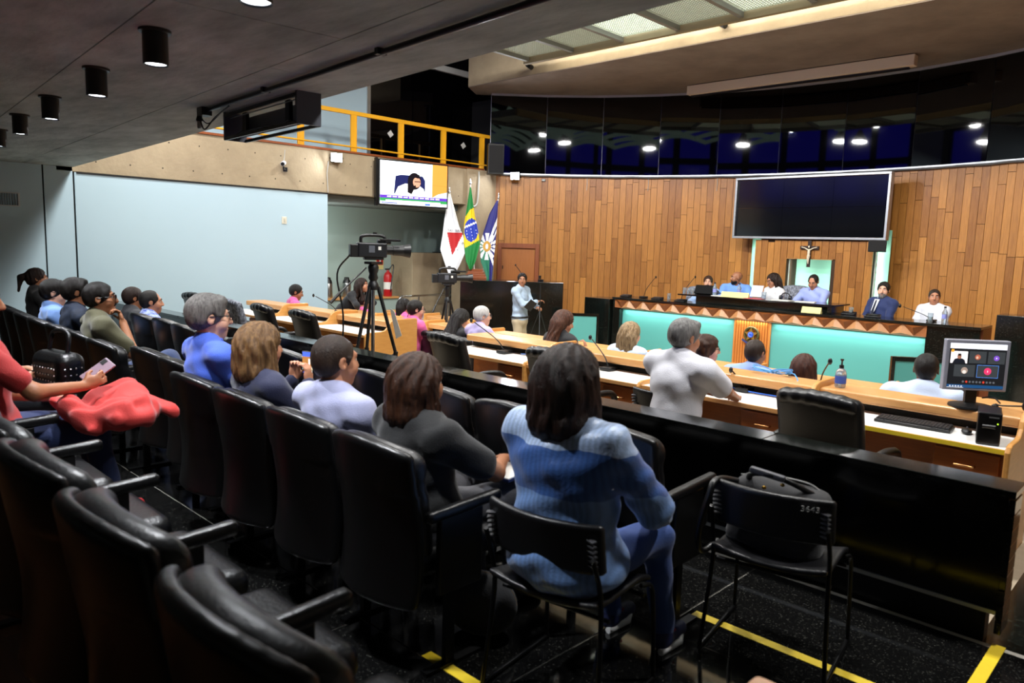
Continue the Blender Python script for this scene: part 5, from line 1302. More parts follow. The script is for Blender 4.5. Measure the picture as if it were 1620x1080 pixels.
# presiding desk
DV = .0115
def seatd(label, x, y, z, rz, **k): return person(label, (x, y, z), 0, rz, vox=DV, **k)[0]
beardM = seatd('bearded man in pale blue half hidden behind the black laptop', -7.05, 12.6, 1.19, 165, seat=.42, w=1.0, hair=('short', 'brown'), beard='brown', shirt=cloth('palet', '9ab4d8', '82a0c6'), sleeve='tri', pants=dpants, skin='light', hyaw=40, arms='desk')
baldM = seatd('bald bearded man in a light blue shirt turned to his neighbour', -6.46, 12.56, 1.3, 205, w=1.15, lean=8, hair=('bald', 'black'), brow='black', beard='black', shirt=cloth('blue3', '6f9be0', '5580cc'), collar=True, pants=dpants, skin='tan', hyaw=-70, arms='desk')
chairW = seatd('woman with glasses in white reading a paper at the presiding desk', -5.75, 12.52, 1.29, 150, fem=True, w=1.15, lean=8, hair=('long', 'dkbrown'), hairlen=.2, glasses=True, shirt=cloth('whitej', 'e2e2e4', 'cfd0d4'), pants=dpants, skin='mid', hpitch=16, arms={'R': ((.26, .14, .80), (.06, .33, .86), None, .8), 'L': ((-.26, .14, .80), (-.08, .33, .86), None, .8)})
lilM = seatd('dark-haired man in a pale violet-blue shirt looking down at his papers', -5.0, 12.42, 1.31, 165, w=1.15, lean=10, hair=('receding', 'black'), brow='black', shirt=cloth('viol', '9aa8e0', '8090cc'), collar=True, pants=dpants, skin='mid', hpitch=24, hyaw=18, arms='desk')
suitM = seatd('man in a navy suit and dark tie with black hair and grey beard', -3.86, 12.32, 1.25, 152, w=1.2, lean=-4, hair=('short', 'black'), beard='silver', shirt=cloth('suit', '1c2c5c', '121f44'), lapel=True, collar=True, collarm=mat('shirt_white', 'dfe2e6', .7), pants=dpants, skin='light', hyaw=35, hs=1.05)
whiteS = seatd('man with cropped hair in a white shirt at the right of the presiding desk', -3.14, 12.32, 1.185, 155, w=1.12, lean=-3, hair=('buzz', 'stub'), shirt=cloth('white3', 'dcdee6', 'c6c9d4'), collar=True, pants=dpants, skin='mid', hyaw=42)
# ------------------------------------------------------------------ cameras and tripods
def tripod(label, loc, rz, H, spread, scl=1.0):
    t = thing('tripod', label, 'tripod', loc, rz)
    for k in range(3):
        a = 2*PI*k/3+.5
        d = Vector((math.cos(a), math.sin(a), 0))
        top = Vector((0, 0, H))+d*.05*scl; mid = Vector((0, 0, H*.5))+d*(spread*.52); foot = d*spread
        lg = MB().cyl(top, mid, .019*scl, .017*scl, 10).build('leg', M_blk, t, smooth=True)
        MB().cyl(mid, foot+Vector((0, 0, .02)), .013*scl, .012*scl, 10).build('leg_tube', M_blkm, lg, smooth=True)
        MB().cyl(mid+d*-.01+Vector((0, 0, -.03)), mid+Vector((0, 0, .03)), .024*scl, n=10).build('leg_clamp', M_blk, lg)
        MB().cyl(foot, foot+Vector((0, 0, .03)), .02*scl, .014*scl, 10).build('rubber_foot', M_blk, lg)
        MB().cyl(Vector((0, 0, H*.42)), mid*.9+Vector((0, 0, H*.05)), .007*scl, n=6).build('brace', M_blk, t)
    MB().cyl((0, 0, H*.36), (0, 0, H+.06), .018*scl, n=10).build('centre_column', M_steelb, t, smooth=True)
    MB().lathe([(.055*scl, H-.03), (.06*scl, H), (.05*scl, H+.03), (.035*scl, H+.06)], n=16).build('crown', M_blk, t, smooth=True)
    MB().lathe([(.035*scl, H+.06), (.05*scl, H+.09), (.04*scl, H+.13), (.05*scl, H+.16), (.055*scl, H+.2), (.04*scl, H+.23)], n=16).build('fluid_head', M_blk, t, smooth=True)
    MB().box((0, 0, H+.24), (.1*scl, .16*scl, .025)).build('camera_plate', M_blk, t, bevel=.004)
    MB().tube([(-.05*scl, -.05, H+.19), (-.1*scl, -.25*scl, H+.02), (-.13*scl, -.42*scl, H-.12)], .009*scl, 8).build('pan_handle', M_blk, t, smooth=True)
    MB().cyl((-.115*scl, -.34*scl, H-.05), (-.135*scl, -.45*scl, H-.15), .015*scl, n=10).build('grip', M_blk, t, smooth=True)
    return t
def camcorder(label, loc, rz, s=1.0):
    t = thing('video_camera', label, 'video camera', loc, rz); t.scale = (s, s, s)
    MB().box((0, -.02, .11), (.12, .30, .15)).build('body', mat('cam_body', '16181c', .4), t, bevel=.014)
    MB().box((0, -.2, .1), (.1, .09, .13)).build('battery', M_blk, t, bevel=.008)
    MB().cyl((0, .13, .11), (0, .2, .11), .045, n=18).build('lens_mount', M_blk, t, smooth=True)
    MB().cyl((0, .2, .11), (0, .31, .11), .052, .056, 18).build('lens_barrel', M_blk, t, smooth=True)
    MB().cyl((0, .31, .11), (0, .38, .11), .058, .072, 18).build('lens_hood', M_blk, t, smooth=True)
    MB().cyl((0, .381, .11), (0, .383, .11), .05, n=18).build('front_glass', mat('lens_glass', '0a0d18', .05), t)
    MB().tube(arc([(0, -.13, .18), (0, -.12, .245), (0, -.02, .26), (0, .1, .25), (0, .13, .19)]), .017, 8).build('top_handle', M_blk, t, smooth=True)
    MB().cyl((-.02, .02, .255), (-.02, .02, .29), .022, n=12).build('knob', M_blk, t)
    MB().cyl((-.09, .06, .2), (-.09, .2, .2), .027, .03, 14).build('viewfinder', M_blk, t, smooth=True)
    MB().cyl((.075, .05, .215), (.075, .26, .215), .013, n=10).build('microphone', mat('foam_black', '0d0d0d', .9), t, smooth=True)
    MB().box((.062, -.03, .12), (.004, .06, .07)).build('side_door', mat('cam_grey', '5c6068', .4), t)
    MB().box((.0625, .05, .13), (.004, .03, .035)).build('sticker', M_paper, t)
    MB().box((0, -.0, .025), (.09, .2, .03)).build('shoulder_pad', M_blk, t, bevel=.008)
    return t
tripod('black tripod under the larger video camera behind the barrier', (-6.2, 4.4, -.18), .2, 1.36, .46)
camcorder('large black shoulder video camera on the nearer tripod', (-6.2, 4.4, 1.44), math.radians(-22), .98)
tag(MB().tube(arc([(-6.28, 4.18, 1.5), (-6.42, 4.12, 1.3), (-6.36, 4.15, .9), (-6.45, 4.2, .4), (-6.42, 4.22, -.15)]), .009, 6).build('camera_cable', M_blk, smooth=True), 'black cable hanging from the large video camera', 'cable')
o = MB().add([(0, 0, 0), (.05, .01, -.02), (.14, .04, -.26), (.06, .03, -.3), (0, .001, -.02)], [(0, 1, 2, 3, 4)]).build('tag_sheet', M_paper, loc=(-6.02, 4.48, .97)); s_ = o.modifiers.new('t', 'SOLIDIFY'); s_.thickness = .002
tag(o, 'white paper tag hanging from the leg of the nearer tripod', 'tag')
tripod('black tripod under the smaller video camera near the flags', (-8.62, 7.5, -.5), .6, 1.27, .38, .9)
camcorder('smaller black video camera on the tripod near the flags', (-8.62, 7.5, 1.01), math.radians(-30), 1.0)
t = thing('phone_tripod', 'slim black tripod with a phone clamp beside the standing man', 'tripod', (-8.5, 9.5, -.5), .3)
for k in range(3):
    a = 2*PI*k/3+1
    MB().cyl((0, 0, 1.05), (.4*math.cos(a), .4*math.sin(a), 0), .009, .007, 8).build('leg', M_blk, t)
MB().cyl((0, 0, .95), (0, 0, 1.5), .01, n=8).build('column', M_blk, t)
MB().box((0, 0, 1.56), (.1, .02, .05)).box((0, -.02, 1.57), (.02, .05, .03)).build('clamp', M_blk, t)
MB().box((-.02, -.0, 1.62), (.03, .06, .06)).build('phone_camera', M_blk, t, bevel=.005)
# tablet held by the standing man
o = MB().box((0, 0, 0), (.14, .01, .2)).build('tablet', M_blk, bevel=.004, loc=(-8.72, 9.5, .62)); o.rotation_euler = (.5, .6, 1.0); tag(o, 'dark tablet held by the standing man', 'tablet')

# ------------------------------------------------------------------ desk equipment, first row
t = thing('computer_monitor', 'silver-framed monitor showing a video call grid on the right desk', 'monitor', (-1.11, 5.42, .692), math.radians(38))
MB().lathe([(.13, 0), (.128, .012), (.09, .02), (.04, .024)], n=28).build('foot', M_blk, t, smooth=True)
MB().box((0, .02, .07), (.07, .03, .12)).build('neck', M_blk, t, bevel=.004)
hd = MB().box((0, .0, .27), (.385, .045, .325)).build('housing', mat('monitor_silver', '9a9ba8', .35, metal=.2), t, bevel=.006)
pc = bpy.data.objects.new('screen', None)
sc_ = MB().add([(-.17, -.0245, .125), (.17, -.0245, .125), (.17, -.0245, .41), (-.17, -.0245, .41)], [(0, 1, 2, 3)]).build('screen', emat('26282c', .5), t); sc_.rotation_euler = (-.0, 0, 0)
bpy.data.objects.remove(pc)
def scr(c, poly, st=1.0):
    n_ = scr.n = getattr(scr, 'n', 0)+1
    vs = [((u_-.5)*.34, -.0247-.0001*n_-.0*(v_), .125+v_*.285) for u_, v_ in poly]
    MB().add(vs, [tuple(range(len(vs)))]).build('picture_area', emat(c, st), t)
scr('e6e9f2', R4(0, .88, 1, 1)); scr('202124', R4(0, .1, 1, .86), .5); scr('1d4a78', R4(0, 0, 1, .07), .8); scr('d8dce6', R4(0, .0, .3, .01))
for x0, y0, c in [(.02, .55, 'e8e2e2'), (.35, .56, '3c4043'), (.68, .56, '3c4043'), (.1, .25, '3c4043'), (.51, .25, '3c4043')]: scr(c, R4(x0, y0, x0+(.3 if y0 > .5 else .37), y0+.27), .7 if c == '3c4043' else 1)
scr('20232c', [(.06, .55), (.09, .64), (.14, .66), (.22, .66), (.27, .63), (.29, .55)], .5); scr('9c6a54', circ(.175, .7, .035, .055), .8); scr('2a1c16', [(.14, .72), (.15, .765), (.2, .765), (.21, .72)], .5)
scr('b0604a', circ(.5, .70, .05, .06), .8); scr('e0b8a0', circ(.49, .69, .02, .03), .8); scr('7a4fc0', circ(.83, .69, .05, .06), .9); scr('e6e6ee', R4(.82, .675, .84, .705)); scr('a08c80', circ(.285, .39, .06, .075), .8); scr('e0d8d0', circ(.285, .36, .035, .04), .8)
for p in (R4(.505, .245, .885, .252), R4(.505, .52, .885, .527), R4(.505, .245, .51, .527), R4(.88, .245, .885, .527)): scr('5a96f0', p)
scr('d83a6a', circ(.695, .39, .065, .08), .9); scr('f0f0f4', R4(.69, .37, .7, .41))
for k in range(10): scr('d04030' if k in (1, 6) else '60646a', circ(.28+.06*k, .14, .02, .025, 10), .8)
scr('e0a030', R4(.02, .8, .07, .86), .9)
for k in range(5): scr('c8d0dc', R4(.04+.05*k, .02, .07+.05*k, .05), .8)
t = thing('keyboard', 'black computer keyboard on the white desk top', 'keyboard', (-1.36, 5.16, .56), math.radians(2))
MB().box((0, 0, .012), (.44, .14, .02), RX(.05)).build('case', M_blk, t, bevel=.004)
km = MB().box((0, 0, 0), (.0165, .0165, .008)).mesh('key', mat('key_black', '1c1c20', .5))
for r in range(6):
    for c in range(21): link('key', km, t, loc=(-.2+c*.02, -.052+r*.021, .026+.001*r))
t = thing('computer_mouse', 'small black computer mouse beside the keyboard', 'mouse', (-1.07, 5.2, .56), .2)
MB().ell((0, 0, .014), (.03, .055, .02)).build('shell', M_blk, t, smooth=True); MB().cyl((-.004, .03, .032), (.004, .03, .032), .006, n=8).build('wheel', M_steelb, t)
t = thing('ups_box', 'black power backup box with a green light on the desk', 'power unit', (-.925, 5.03, .56), math.radians(12))
MB().box((0, .06, .095), (.12, .26, .19)).build('case', mat('ups_black', '0d0d0f', .3), t, bevel=.008)
MB().cyl((-.035, -.072, .11), (.03, -.072, .11), .012, n=10).build('front_lip', M_blk, t)
MB().box((.04, -.072, .13), (.006, .006, .006)).build('led', emat('a8e030', 3), t)
MB().box((.02, -.071, .165), (.05, .003, .008)).build('marking', M_alu, t)
tag(MB().box((0, 0, 0), (.1, .03, .05)).build('socket_strip', M_paper, loc=(-.86, 5.45, .62)), 'white socket strip on the shelf edge behind the power unit', 'socket')
tag(MB().tube(arc([(-1.05, 5.42, .76), (-.98, 5.36, .78), (-.93, 5.3, .76)]), .005, 5).build('monitor_cable', M_blk), 'black cable from the monitor to the power unit', 'cable')
def goose(label, base, tip, bz=0, foot=True, head=.016):
    t = thing('gooseneck_microphone', label, 'microphone', base, bz, 'gooseneck microphones')
    d = Vector(tip)-Vector(base); d.rotate(Matrix.Rotation(-bz, 4, 'Z'))
    if foot: MB().box((0, 0, .015), (.11, .14, .03)).build('base', M_blk, t, bevel=.008)
    else: MB().lathe([(.02, 0), (.02, .012), (.01, .02)], n=12).build('base', M_blk, t)
    MB().tube(arc([(0, 0, .02), (d.x*.25, d.y*.25, d.z*.45), (d.x*.9, d.y*.9, d.z*.95)]), .0055, 6).build('neck', M_blk, t, smooth=True)
    MB().ell(d, (head, head, head*1.5), 10, 8).build('windscreen', M_blk, t, smooth=True)
goose('gooseneck microphone on the white desk right of the man in pink', (-5.15, 5.25, .562), (-5.62, 5.22, .85), .1)
goose('gooseneck microphone behind the head of the woman in denim', (-3.88, 5.28, .562), (-4.1, 5.28, .83), .1)
goose('gooseneck microphone left of the white T-shirt', (-3.35, 5.6, .69), (-3.35, 5.45, .92), 0, False, .02)
goose('gooseneck microphone on the shelf before the hair clip', (-2.1, 5.5, .69), (-1.97, 5.3, .885), 0, False)
goose('gooseneck microphone with a low neck right of the monitor', (-1.0, 5.55, .69), (-.83, 5.5, .73), 0, False, .02)
goose('gooseneck microphone by the white T-shirt elbow', (-2.62, 5.36, .562), (-2.72, 5.3, .72), 0)
goose('gooseneck microphone on the left desks, left one', (-8.6, 5.5, .69), (-9.0, 5.4, .88), 0, False)
goose('gooseneck microphone on the left desks, right one', (-8.85, 6.9, .49), (-8.65, 6.9, .72), 0, False)
def pump(label, loc):
    t = thing('sanitizer_bottle', label, 'bottle', loc)
    MB().lathe([(.034, 0), (.038, .01), (.038, .1), (.03, .125), (.014, .14)], n=18).build('bottle', M_clear, t, smooth=True)
    MB().lathe([(.0388, .03), (.0388, .085)], n=18, caps=False).build('label_band', mat('label_blue', '3a58b0', .5), t, smooth=True)
    MB().lathe([(.016, .138), (.016, .16), (.006, .165), (.006, .19), (.012, .195), (.012, .205)], n=12).build('pump', M_blk, t, smooth=True)
pump('clear pump bottle on the shelf behind the large office chair', (-1.93, 5.42, .692))
t = thing('spray_bottle', 'clear bottle with blue label on the shelf left of centre', 'bottle', (-8.7, 7.05, .492))
MB().lathe([(.035, 0), (.036, .02), (.036, .13), (.016, .17), (.016, .2)], n=16).build('bottle', M_clear, t, smooth=True)
MB().lathe([(.0365, .03), (.0365, .11)], n=16, caps=False).build('label_band', mat('label_pale', '7f9cd0', .5), t, smooth=True)
pts = []
for k in range(60):
    a = k/60*2*PI*3.2; r = .07+.035*math.sin(k*.7); pts.append((r*1.5*math.cos(a), r*math.sin(a)*.9, .012+.05*abs(math.sin(k*.37))*(k/60)))
tag(MB().tube(arc(pts+[(.2, -.05, .03), (.3, -.16, -.05), (.42, -.22, -.12)], 3), .0045, 5).build('blue_cable', mat('cable_blue', '4d9be0', .4), smooth=True, loc=(-2.5, 5.55, .695)), 'coil of light blue network cable on the shelf', 'cable')
tag(MB().tube(arc([(-2.75, 5.36, .575), (-2.55, 5.3, .575), (-2.3, 5.32, .57)]), .005, 5).build('blue_cable', mat('cable_blue2', '2b5fc0', .4)), 'short dark blue cable in the desk slot', 'cable')
tag(MB().tube(arc([(-4.95, 5.28, .575), (-4.8, 5.24, .59), (-4.55, 5.27, .57)]), .006, 5).build('blue_cable', mat('cable_blue3', '5577b8', .4)), 'blue-grey cable on the white desk beside a microphone', 'cable')

# ------------------------------------------------------------------ presiding desk objects
def name_plate(label, loc, w_=.3):
    t = thing('name_plate', label, 'name plate', loc, 0, 'cream name plates')
    MB().prism([(-.04, 0), (.04, 0), (0, .09)], -w_/2, w_/2, 'x').build('card', M_papery, t)
name_plate('long cream name plate before the woman reading', (-6.0, 11.66, .886), .5)
name_plate('cream name plate leaning on the frieze right of centre', (-4.62, 11.5, .746), .3)
t = thing('laptop', 'open black laptop seen from behind on the raised counter', 'laptop', (-6.74, 11.95, .886), .25)
MB().box((0, .12, .01), (.36, .25, .018)).build('base', M_blk, t, bevel=.004)
MB().box((0, -.03, .085), (.34, .012, .19), RX(-.7)).build('lid', mat('lid_matt', '08080a', .75, spec=.2), t, bevel=.004)
MB().box((.2, .0, .07), (.16, .2, .012), RY(.6)).build('stand', M_blk, t)
def tumbler(label, loc, h_=.11, r=.033):
    t = thing('glass_tumbler', label, 'glass', loc, 0, 'glasses on the presiding desk')
    MB().lathe([(r*.85, 0), (r, h_), (r*.93, h_), (r*.8, .008)], n=16, caps=False).build('glass', mat('glass_clear', 'e8f0f4', .05, trans=.9), t, smooth=True)
    MB().lathe([(r*.78, .008), (r*.86, h_*.6)], n=16).build('water', mat('water', 'dbe8f0', .05, trans=.9), t, smooth=True)
for i, x in enumerate((-6.98, -6.9, -6.82)): tumbler(['left', 'middle', 'right'][i]+' clear tumbler of the trio before the laptop', (x, 11.66, .886))
tumbler('clear tumbler beside the empty mesh chair', (-7.35, 11.75, .746), .12)
tumbler('clear tumbler right of the woman reading', (-5.52, 11.72, .886), .12, .04); tumbler('clear tumbler left of the man in the suit', (-4.12, 11.75, .746), .12); tumbler('clear tumbler before the man in the white shirt', (-2.98, 11.6, .746), .13, .037)
def water(label, loc):
    t = thing('water_bottle', label, 'bottle', loc, 0, 'water bottles on the presiding desk')
    MB().lathe([(.032, 0), (.034, .02), (.034, .15), (.014, .19), (.014, .21)], n=16).build('bottle', M_clear, t, smooth=True)
    MB().lathe([(.0345, .06), (.0345, .12)], n=16, caps=False).build('label_band', mat('label_violet', '8a90d0', .5), t, smooth=True)
    MB().cyl((0, 0, .21), (0, 0, .232), .016, n=12).build('cap', mat('cap_dark', '23262c', .4), t)
water('water bottle with violet label before the bald man', (-6.42, 11.72, .886)); water('water bottle at the right end of the presiding desk', (-2.82, 11.66, .746)); water('water bottle left of the woman reading', (-6.08, 11.95, .886))
goose('gooseneck microphone before the empty mesh chair on the dais', (-7.9, 11.75, .747), (-7.72, 11.85, 1.14), 0)
goose('gooseneck microphone left of the bearded man on the dais', (-7.08, 11.72, .747), (-6.95, 11.95, 1.18), 0)
goose('gooseneck microphone bent low before the white shirt on the dais', (-3.0, 11.75, .747), (-3.42, 11.7, .94), 0, True, .02)
for i, (x, y, z) in enumerate([(-7.5, 11.6, .747), (-6.95, 11.5, .747), (-4.15, 11.75, .747), (-3.75, 11.6, .747), (-8.2, 11.6, .747)]):
    t = thing('voting_console', ['small black console below the empty mesh chair', 'small black console left of the raised counter', 'small black console right of the raised counter', 'small black console before the man in the suit', 'small black console at the left end of the dais desk'][i], 'console', (x, y, z), 0, 'small consoles on the presiding desk')
    MB().prism([(-.06, 0), (.06, 0), (.06, .05), (-.06, .02)], -.1, .1, 'x').build('case', M_blk, t, bevel=.004)
    MB().box((0, 0, .042), (.12, .06, .004), RX(.25)).build('panel', mat('console_panel', '25282d', .3), t)
for i, (x, y, z, rz, m) in enumerate([(-6.3, 11.75, .887, .1, M_paper), (-5.2, 11.75, .887, -.1, M_paper), (-4.85, 11.8, .887, .2, M_paper), (-5.65, 11.66, .887, 0, mat('folder_red', 'b8404c', .6))]):
    o = MB().box((0, 0, .004), (.3, .21, .008)).build('paper_stack', m, loc=(x, y, z), rz=rz); tag(o, ['white papers before the bald man', 'white papers right of the woman reading', 'white papers before the man looking down', 'red folder before the woman reading'][i], 'paper')
o = MB().box((0, 0, 0), (.2, .002, .22)).build('sheet_of_paper', mat('paper_grey', 'c2c4d0', .7), loc=(-5.86, 12.16, .99)); o.rotation_euler = (-.5, 0, .1); tag(o, 'sheet of paper held up by the woman reading', 'paper')
t = thing('headset', 'black headset lying before the man looking down', 'headset', (-5.25, 11.95, .925))
MB().tube([(.08*math.cos(a), .0, .08*math.sin(a)) for a in np.linspace(0, PI, 12)], .008, 6).build('band', M_blk, t); MB().cyl((-.1, 0, .0), (-.06, 0, .0), .035, n=14).build('ear_cup', M_blk, t); MB().cyl((.06, 0, .0), (.1, 0, .0), .035, n=14).build('ear_cup', M_blk, t)

# ------------------------------------------------------------------ recess with coffee
t = thing('coffee_shelf', 'narrow wooden shelf along the recess wall', 'shelf', (-13.1, 8.3, .47))
MB().bx(0, .45, -1.05, 1.35, 0, .04).build('board', M_wood, t, bevel=.006); MB().bx(0, .4, -1.05, 1.35, -.97, 0).build('front', M_wallt, t)
for i, y in enumerate((8.02, 8.45)):
    t = thing('coffee_thermos', ['steel pump thermos with black top, left one on the shelf', 'steel pump thermos with black top, right one on the shelf'][i], 'thermos', (-12.82, y, .51), .8, 'pump thermoses')
    MB().lathe([(.08, 0), (.085, .01), (.085, .28), (.08, .29)], n=22).build('flask', M_steelb, t, smooth=True)
    MB().lathe([(.082, .29), (.07, .34), (.05, .37), (.05, .4), (.02, .41)], n=22).build('lid', M_blk, t, smooth=True)
    MB().tube([(.0, -.05, .37), (.0, -.12, .385), (.0, -.13, .35)], .015, 8).build('spout', M_blk, t, smooth=True)
    MB().tube(arc([(0, .075, .3), (0, .11, .28), (0, .11, .12), (0, .08, .1)]), .01, 6).build('handle', M_blk, t, smooth=True)
t = thing('fire_extinguisher', 'red fire extinguisher standing on the shelf by the concrete block', 'extinguisher', (-12.75, 9.42, .51))
MB().lathe([(.085, 0), (.09, .02), (.09, .42), (.07, .48), (.03, .52), (.03, .55)], n=22).build('cylinder', M_red, t, smooth=True)
MB().box((0, -.02, .57), (.03, .1, .03)).build('valve', M_blk, t, bevel=.004)
MB().tube(arc([(0, .03, .56), (.02, .1, .66), (.06, .1, .6), (.1, .02, .3), (.1, 0, .1)]), .012, 6).build('hose', M_blk, t, smooth=True)
MB().lathe([(.0905, .15), (.0905, .3)], n=22, caps=False).build('label_band', M_paper, t, smooth=True)
t = thing('extinguisher_sign', 'small red pictogram sign above the fire extinguisher', 'sign', (-13.09, 9.45, 1.2), PI/2)
MB().box((0, 0, 0), (.2, .006, .28)).build('plate', M_papery, t); MB().box((0, -.005, .04), (.17, .004, .17)).build('pictogram', M_red, t); MB().box((.01, -.008, .03), (.035, .003, .09)).build('symbol', M_paper, t)
t = thing('steel_handrail', 'steel handrail in front of the concrete block', 'handrail', (-12.0, 9.2, -.5))
MB().tube(arc([(.0, -.1, .9), (.0, .0, 1.05), (0, .2, 1.06), (0, 1.4, 1.08)]), .02, 8).build('rail', M_steel, t, smooth=True)
for y in (.0, .45, 1.3): MB().cyl((0, y, 0), (0, y, 1.05), .016, n=10).build('post', M_steel, t, smooth=True)
tag(MB().tube(arc([(-11.44, 10.75, 3.15), (-11.43, 10.72, 2.6), (-11.43, 10.66, 2.45), (-11.42, 10.5, 2.42)]), .018, 8).build('wall_pipe', M_pvc, smooth=True), 'grey pipe running down the corner column', 'pipe')
# doorway sensor on the planks
t = thing('wall_sensor', 'small grey sensor lamp at the top of the planks near the corner', 'sensor', (-10.75, 11.98, 3.05), -.6)
MB().box((0, 0, 0), (.12, .08, .05)).build('case', M_alu, t, bevel=.01); MB().cyl((0, .03, .02), (0, .06, .1), .008, n=6).build('arm', M_alu, t)

# ------------------------------------------------------------------ things held or left in the audience
t = thing('smartphone', 'smartphone held up showing the presiding desk on its screen', 'phone', (-3.66, 2.16, .93), .35)
MB().box((0, 0, 0), (.075, .009, .155)).build('case', M_blk, t, bevel=.003)
picture(t, .069, .148, [('b8b4a8', R4(0, .2, 1, 1), .8), ('4a68d0', R4(0, .82, 1, 1), .8), ('a8743c', R4(0, .45, 1, .82), .7), ('7cc0c0', [(0, .25), (.4, .28), (.4, .5), (0, .55)], .8), ('3c6ad8', [(.05, .2), (.1, .36), (.3, .36), (.4, .2)], .8), ('e6e8ea', R4(.45, .24, 1, .4), .9), ('e0e4e0', R4(.62, .4, .8, .75), .9), ('1a1a22', R4(0, 0, 1, .18), .3), ('f0f0f0', circ(.5, .09, .09, .045), 1), ('e04848', circ(.2, .09, .05, .025, 12), .9)], -.0052)
t = thing('finger_ring', 'gold ring on the hand holding the phone', 'ring', (-3.585, 2.15, .915))
MB().tube([(.011*math.cos(a), .011*math.sin(a), 0) for a in np.linspace(0, 2*PI, 14)[:-1]], .003, 6, True).build('band', M_gold, t, smooth=True); MB().ell((0, -.013, 0), (.009, .005, .008)).build('stone', mat('stone', 'd8d0a8', .3), t)
t = thing('notebook', 'small dark notebook with pink tab in the lap of the woman in black', 'notebook', (-2.2, 2.28, .635), .2)
MB().box((0, 0, 0), (.16, .22, .012)).build('cover', mat('cover_blue', '23305e', .5), t); MB().box((0, .0, .008), (.15, .21, .004)).build('pages', M_paper, t); MB().box((.04, .08, .013), (.04, .04, .003)).build('tab', mat('tab_pink', 'e878a8', .5), t)
t = thing('pink_phone', 'pinkish smartphone in the hand over the red jacket', 'phone', (-3.94, 1.17, .955), .2); t.rotation_euler = (-.9, .5, .4)
MB().box((0, 0, 0), (.072, .01, .15)).build('case', mat('phone_pink', '8a7480', .3), t, bevel=.003)
MB().box((-.02, -.006, .05), (.022, .003, .03)).build('camera_bump', M_blk, t)
g = SDF((-.36, -.26, -.12), (.36, .3, .16), .012)
g.rbox((0, 0, .02), (.26, .17, .03), .028, warp=lambda X, Y, Z: (X, Y+.03*np.sin(X*11), Z-.035*np.sin(X*9+Y*13)+.02*np.cos(Y*17-X*6)))
g.ell((.2, -.08, .0), (.12, .12, .06), None, .04); g.cap((-.1, -.15, .02), (.12, -.2, -.05), .05, .035, .05)
g.disp(lambda X, Y, Z: .007*np.sin(X*32+6*np.sin(Y*18))+.005*np.sin(Y*40+X*22)+0*Z)
o = link('folded_jacket', g.mesh('folded_jacket', cloth('redjacket', 'c4302b', '97201c')), None, loc=(-3.78, 1.18, .80), rz=.4); tag(o, 'red jacket folded over the lap at the left edge', 'jacket')
t = thing('studded_handbag', 'black handbag with rows of pale studs at the left edge', 'handbag', (-4.72, 1.2, .74), .2)
g = SDF((-.22, -.14, -.05), (.22, .14, .26), .011); g.rbox((0, 0, .1), (.17, .08, .12), .06); link('bag_body', g.mesh('bag_body', M_leath2), t)
MB().tube(arc([(-.1, 0, .2), (-.08, .02, .32), (.08, .02, .32), (.1, 0, .2)]), .012, 8).build('handle', M_leath2, t, smooth=True)
sm_ = MB().ell((0, 0, 0), (.006, .006, .006), 8, 6).mesh('stud', M_steel, True)
for i in range(9):
    for j in range(4): link('stud', sm_, t, loc=(-.12+.03*i, -.083, .03+.035*j)); 
for i in range(4):
    for j in range(4): link('stud', sm_, t, loc=(.172, -.05+.03*i, .03+.035*j))
t = thing('shoulder_bag', 'black bag with straps standing on the numbered chair', 'bag', (-1.22, 2.86, .42), math.radians(9)); t.scale = (1, 1, .84)
g = SDF((-.26, -.16, -.03), (.26, .2, .42), .011); g.rbox((0, .02, .16), (.19, .09, .18), .07, np.array(RY(.12)))
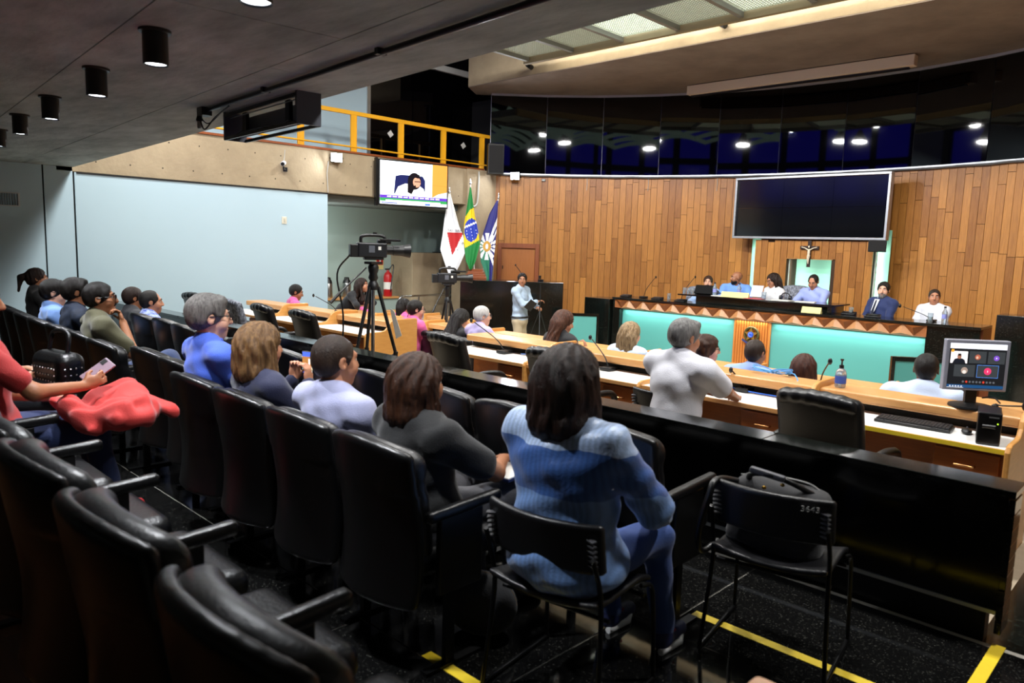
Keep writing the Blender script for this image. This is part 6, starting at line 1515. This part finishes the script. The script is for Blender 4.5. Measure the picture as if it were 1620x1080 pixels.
g.disp(lambda X, Y, Z: .004*np.sin(Z*45+4*np.sin(X*12))+.003*np.sin(X*38)+0*Y); link('bag_body', g.mesh('bag_body', cloth('bagblack', '15151a', '0a0a0d')), t)
MB().tube(arc([(-.13, .02, .3), (-.1, -.06, .375), (-.02, -.09, .4), (.06, -.06, .37), (.14, .0, .31)]), .013, 8).build('strap', M_leath2, t, smooth=True)
MB().tube(arc([(-.16, .02, .3), (-.19, -.2, .37), (-.2, -.26, .3), (-.24, -.24, .1), (-.25, -.16, -.02), (-.22, -.05, .0)]), .014, 8).build('strap', M_leath2, t, smooth=True)
MB().tube(arc([(-.17, .04, .33), (-.05, .05, .35), (.1, .05, .345), (.17, .04, .3)]), .005, 6).build('zip', M_steelb, t)
for x, y, z in [(-.04, -.08, .33), (.03, -.08, .36), (-.08, -.07, .3)]: MB().ell((x, y, z), (.009, .006, .009)).build('buckle', M_gold, t, smooth=True)
MB().box((-.03, -.085, .4), (.14, .03, .03), RY(.15)).build('handle_wrap', mat('wrap_grey', '4a4a50', .5), t, bevel=.008)
t = thing('floor_bag', 'round black bag with zip standing on the granite floor', 'bag', (-2.12, 2.06, 0), .5)
g = SDF((-.2, -.14, -.02), (.2, .14, .3), .011); g.ell((0, 0, .13), (.16, .09, .14), None, .01); g.cut(lambda X, Y, Z: -Z+0*X+0*Y); link('bag_body', g.mesh('bag_body', cloth('bag2', '101014', '08080a')), t)
MB().tube([(.155*math.cos(a), 0, .13+.135*math.sin(a)) for a in np.linspace(.1, PI-.1, 16)], .006, 6).build('zip', M_gold, t, smooth=True)
# corner of a wooden side table close to the camera
t = thing('side_table', 'pale wooden table corner at the bottom edge of the picture', 'table', (-.41, 1.235, 0), 0)
g = SDF((-.34, -.34, .66), (.34, .34, .75), .01); g.rbox((0, 0, .70), (.24, .24, .02), .018); link('top', g.mesh('top', mat('wood_pale', 'c49a7c', .4, var=.3, vscale=5, vstretch=(1, 6, 6), col2='a5775a')), t)
for sx in (-1, 1):
    for sy in (-1, 1): MB().cyl((sx*.19, sy*.19, 0), (sx*.19, sy*.19, .69), .016, n=10).build('leg', M_blkm, t, smooth=True)
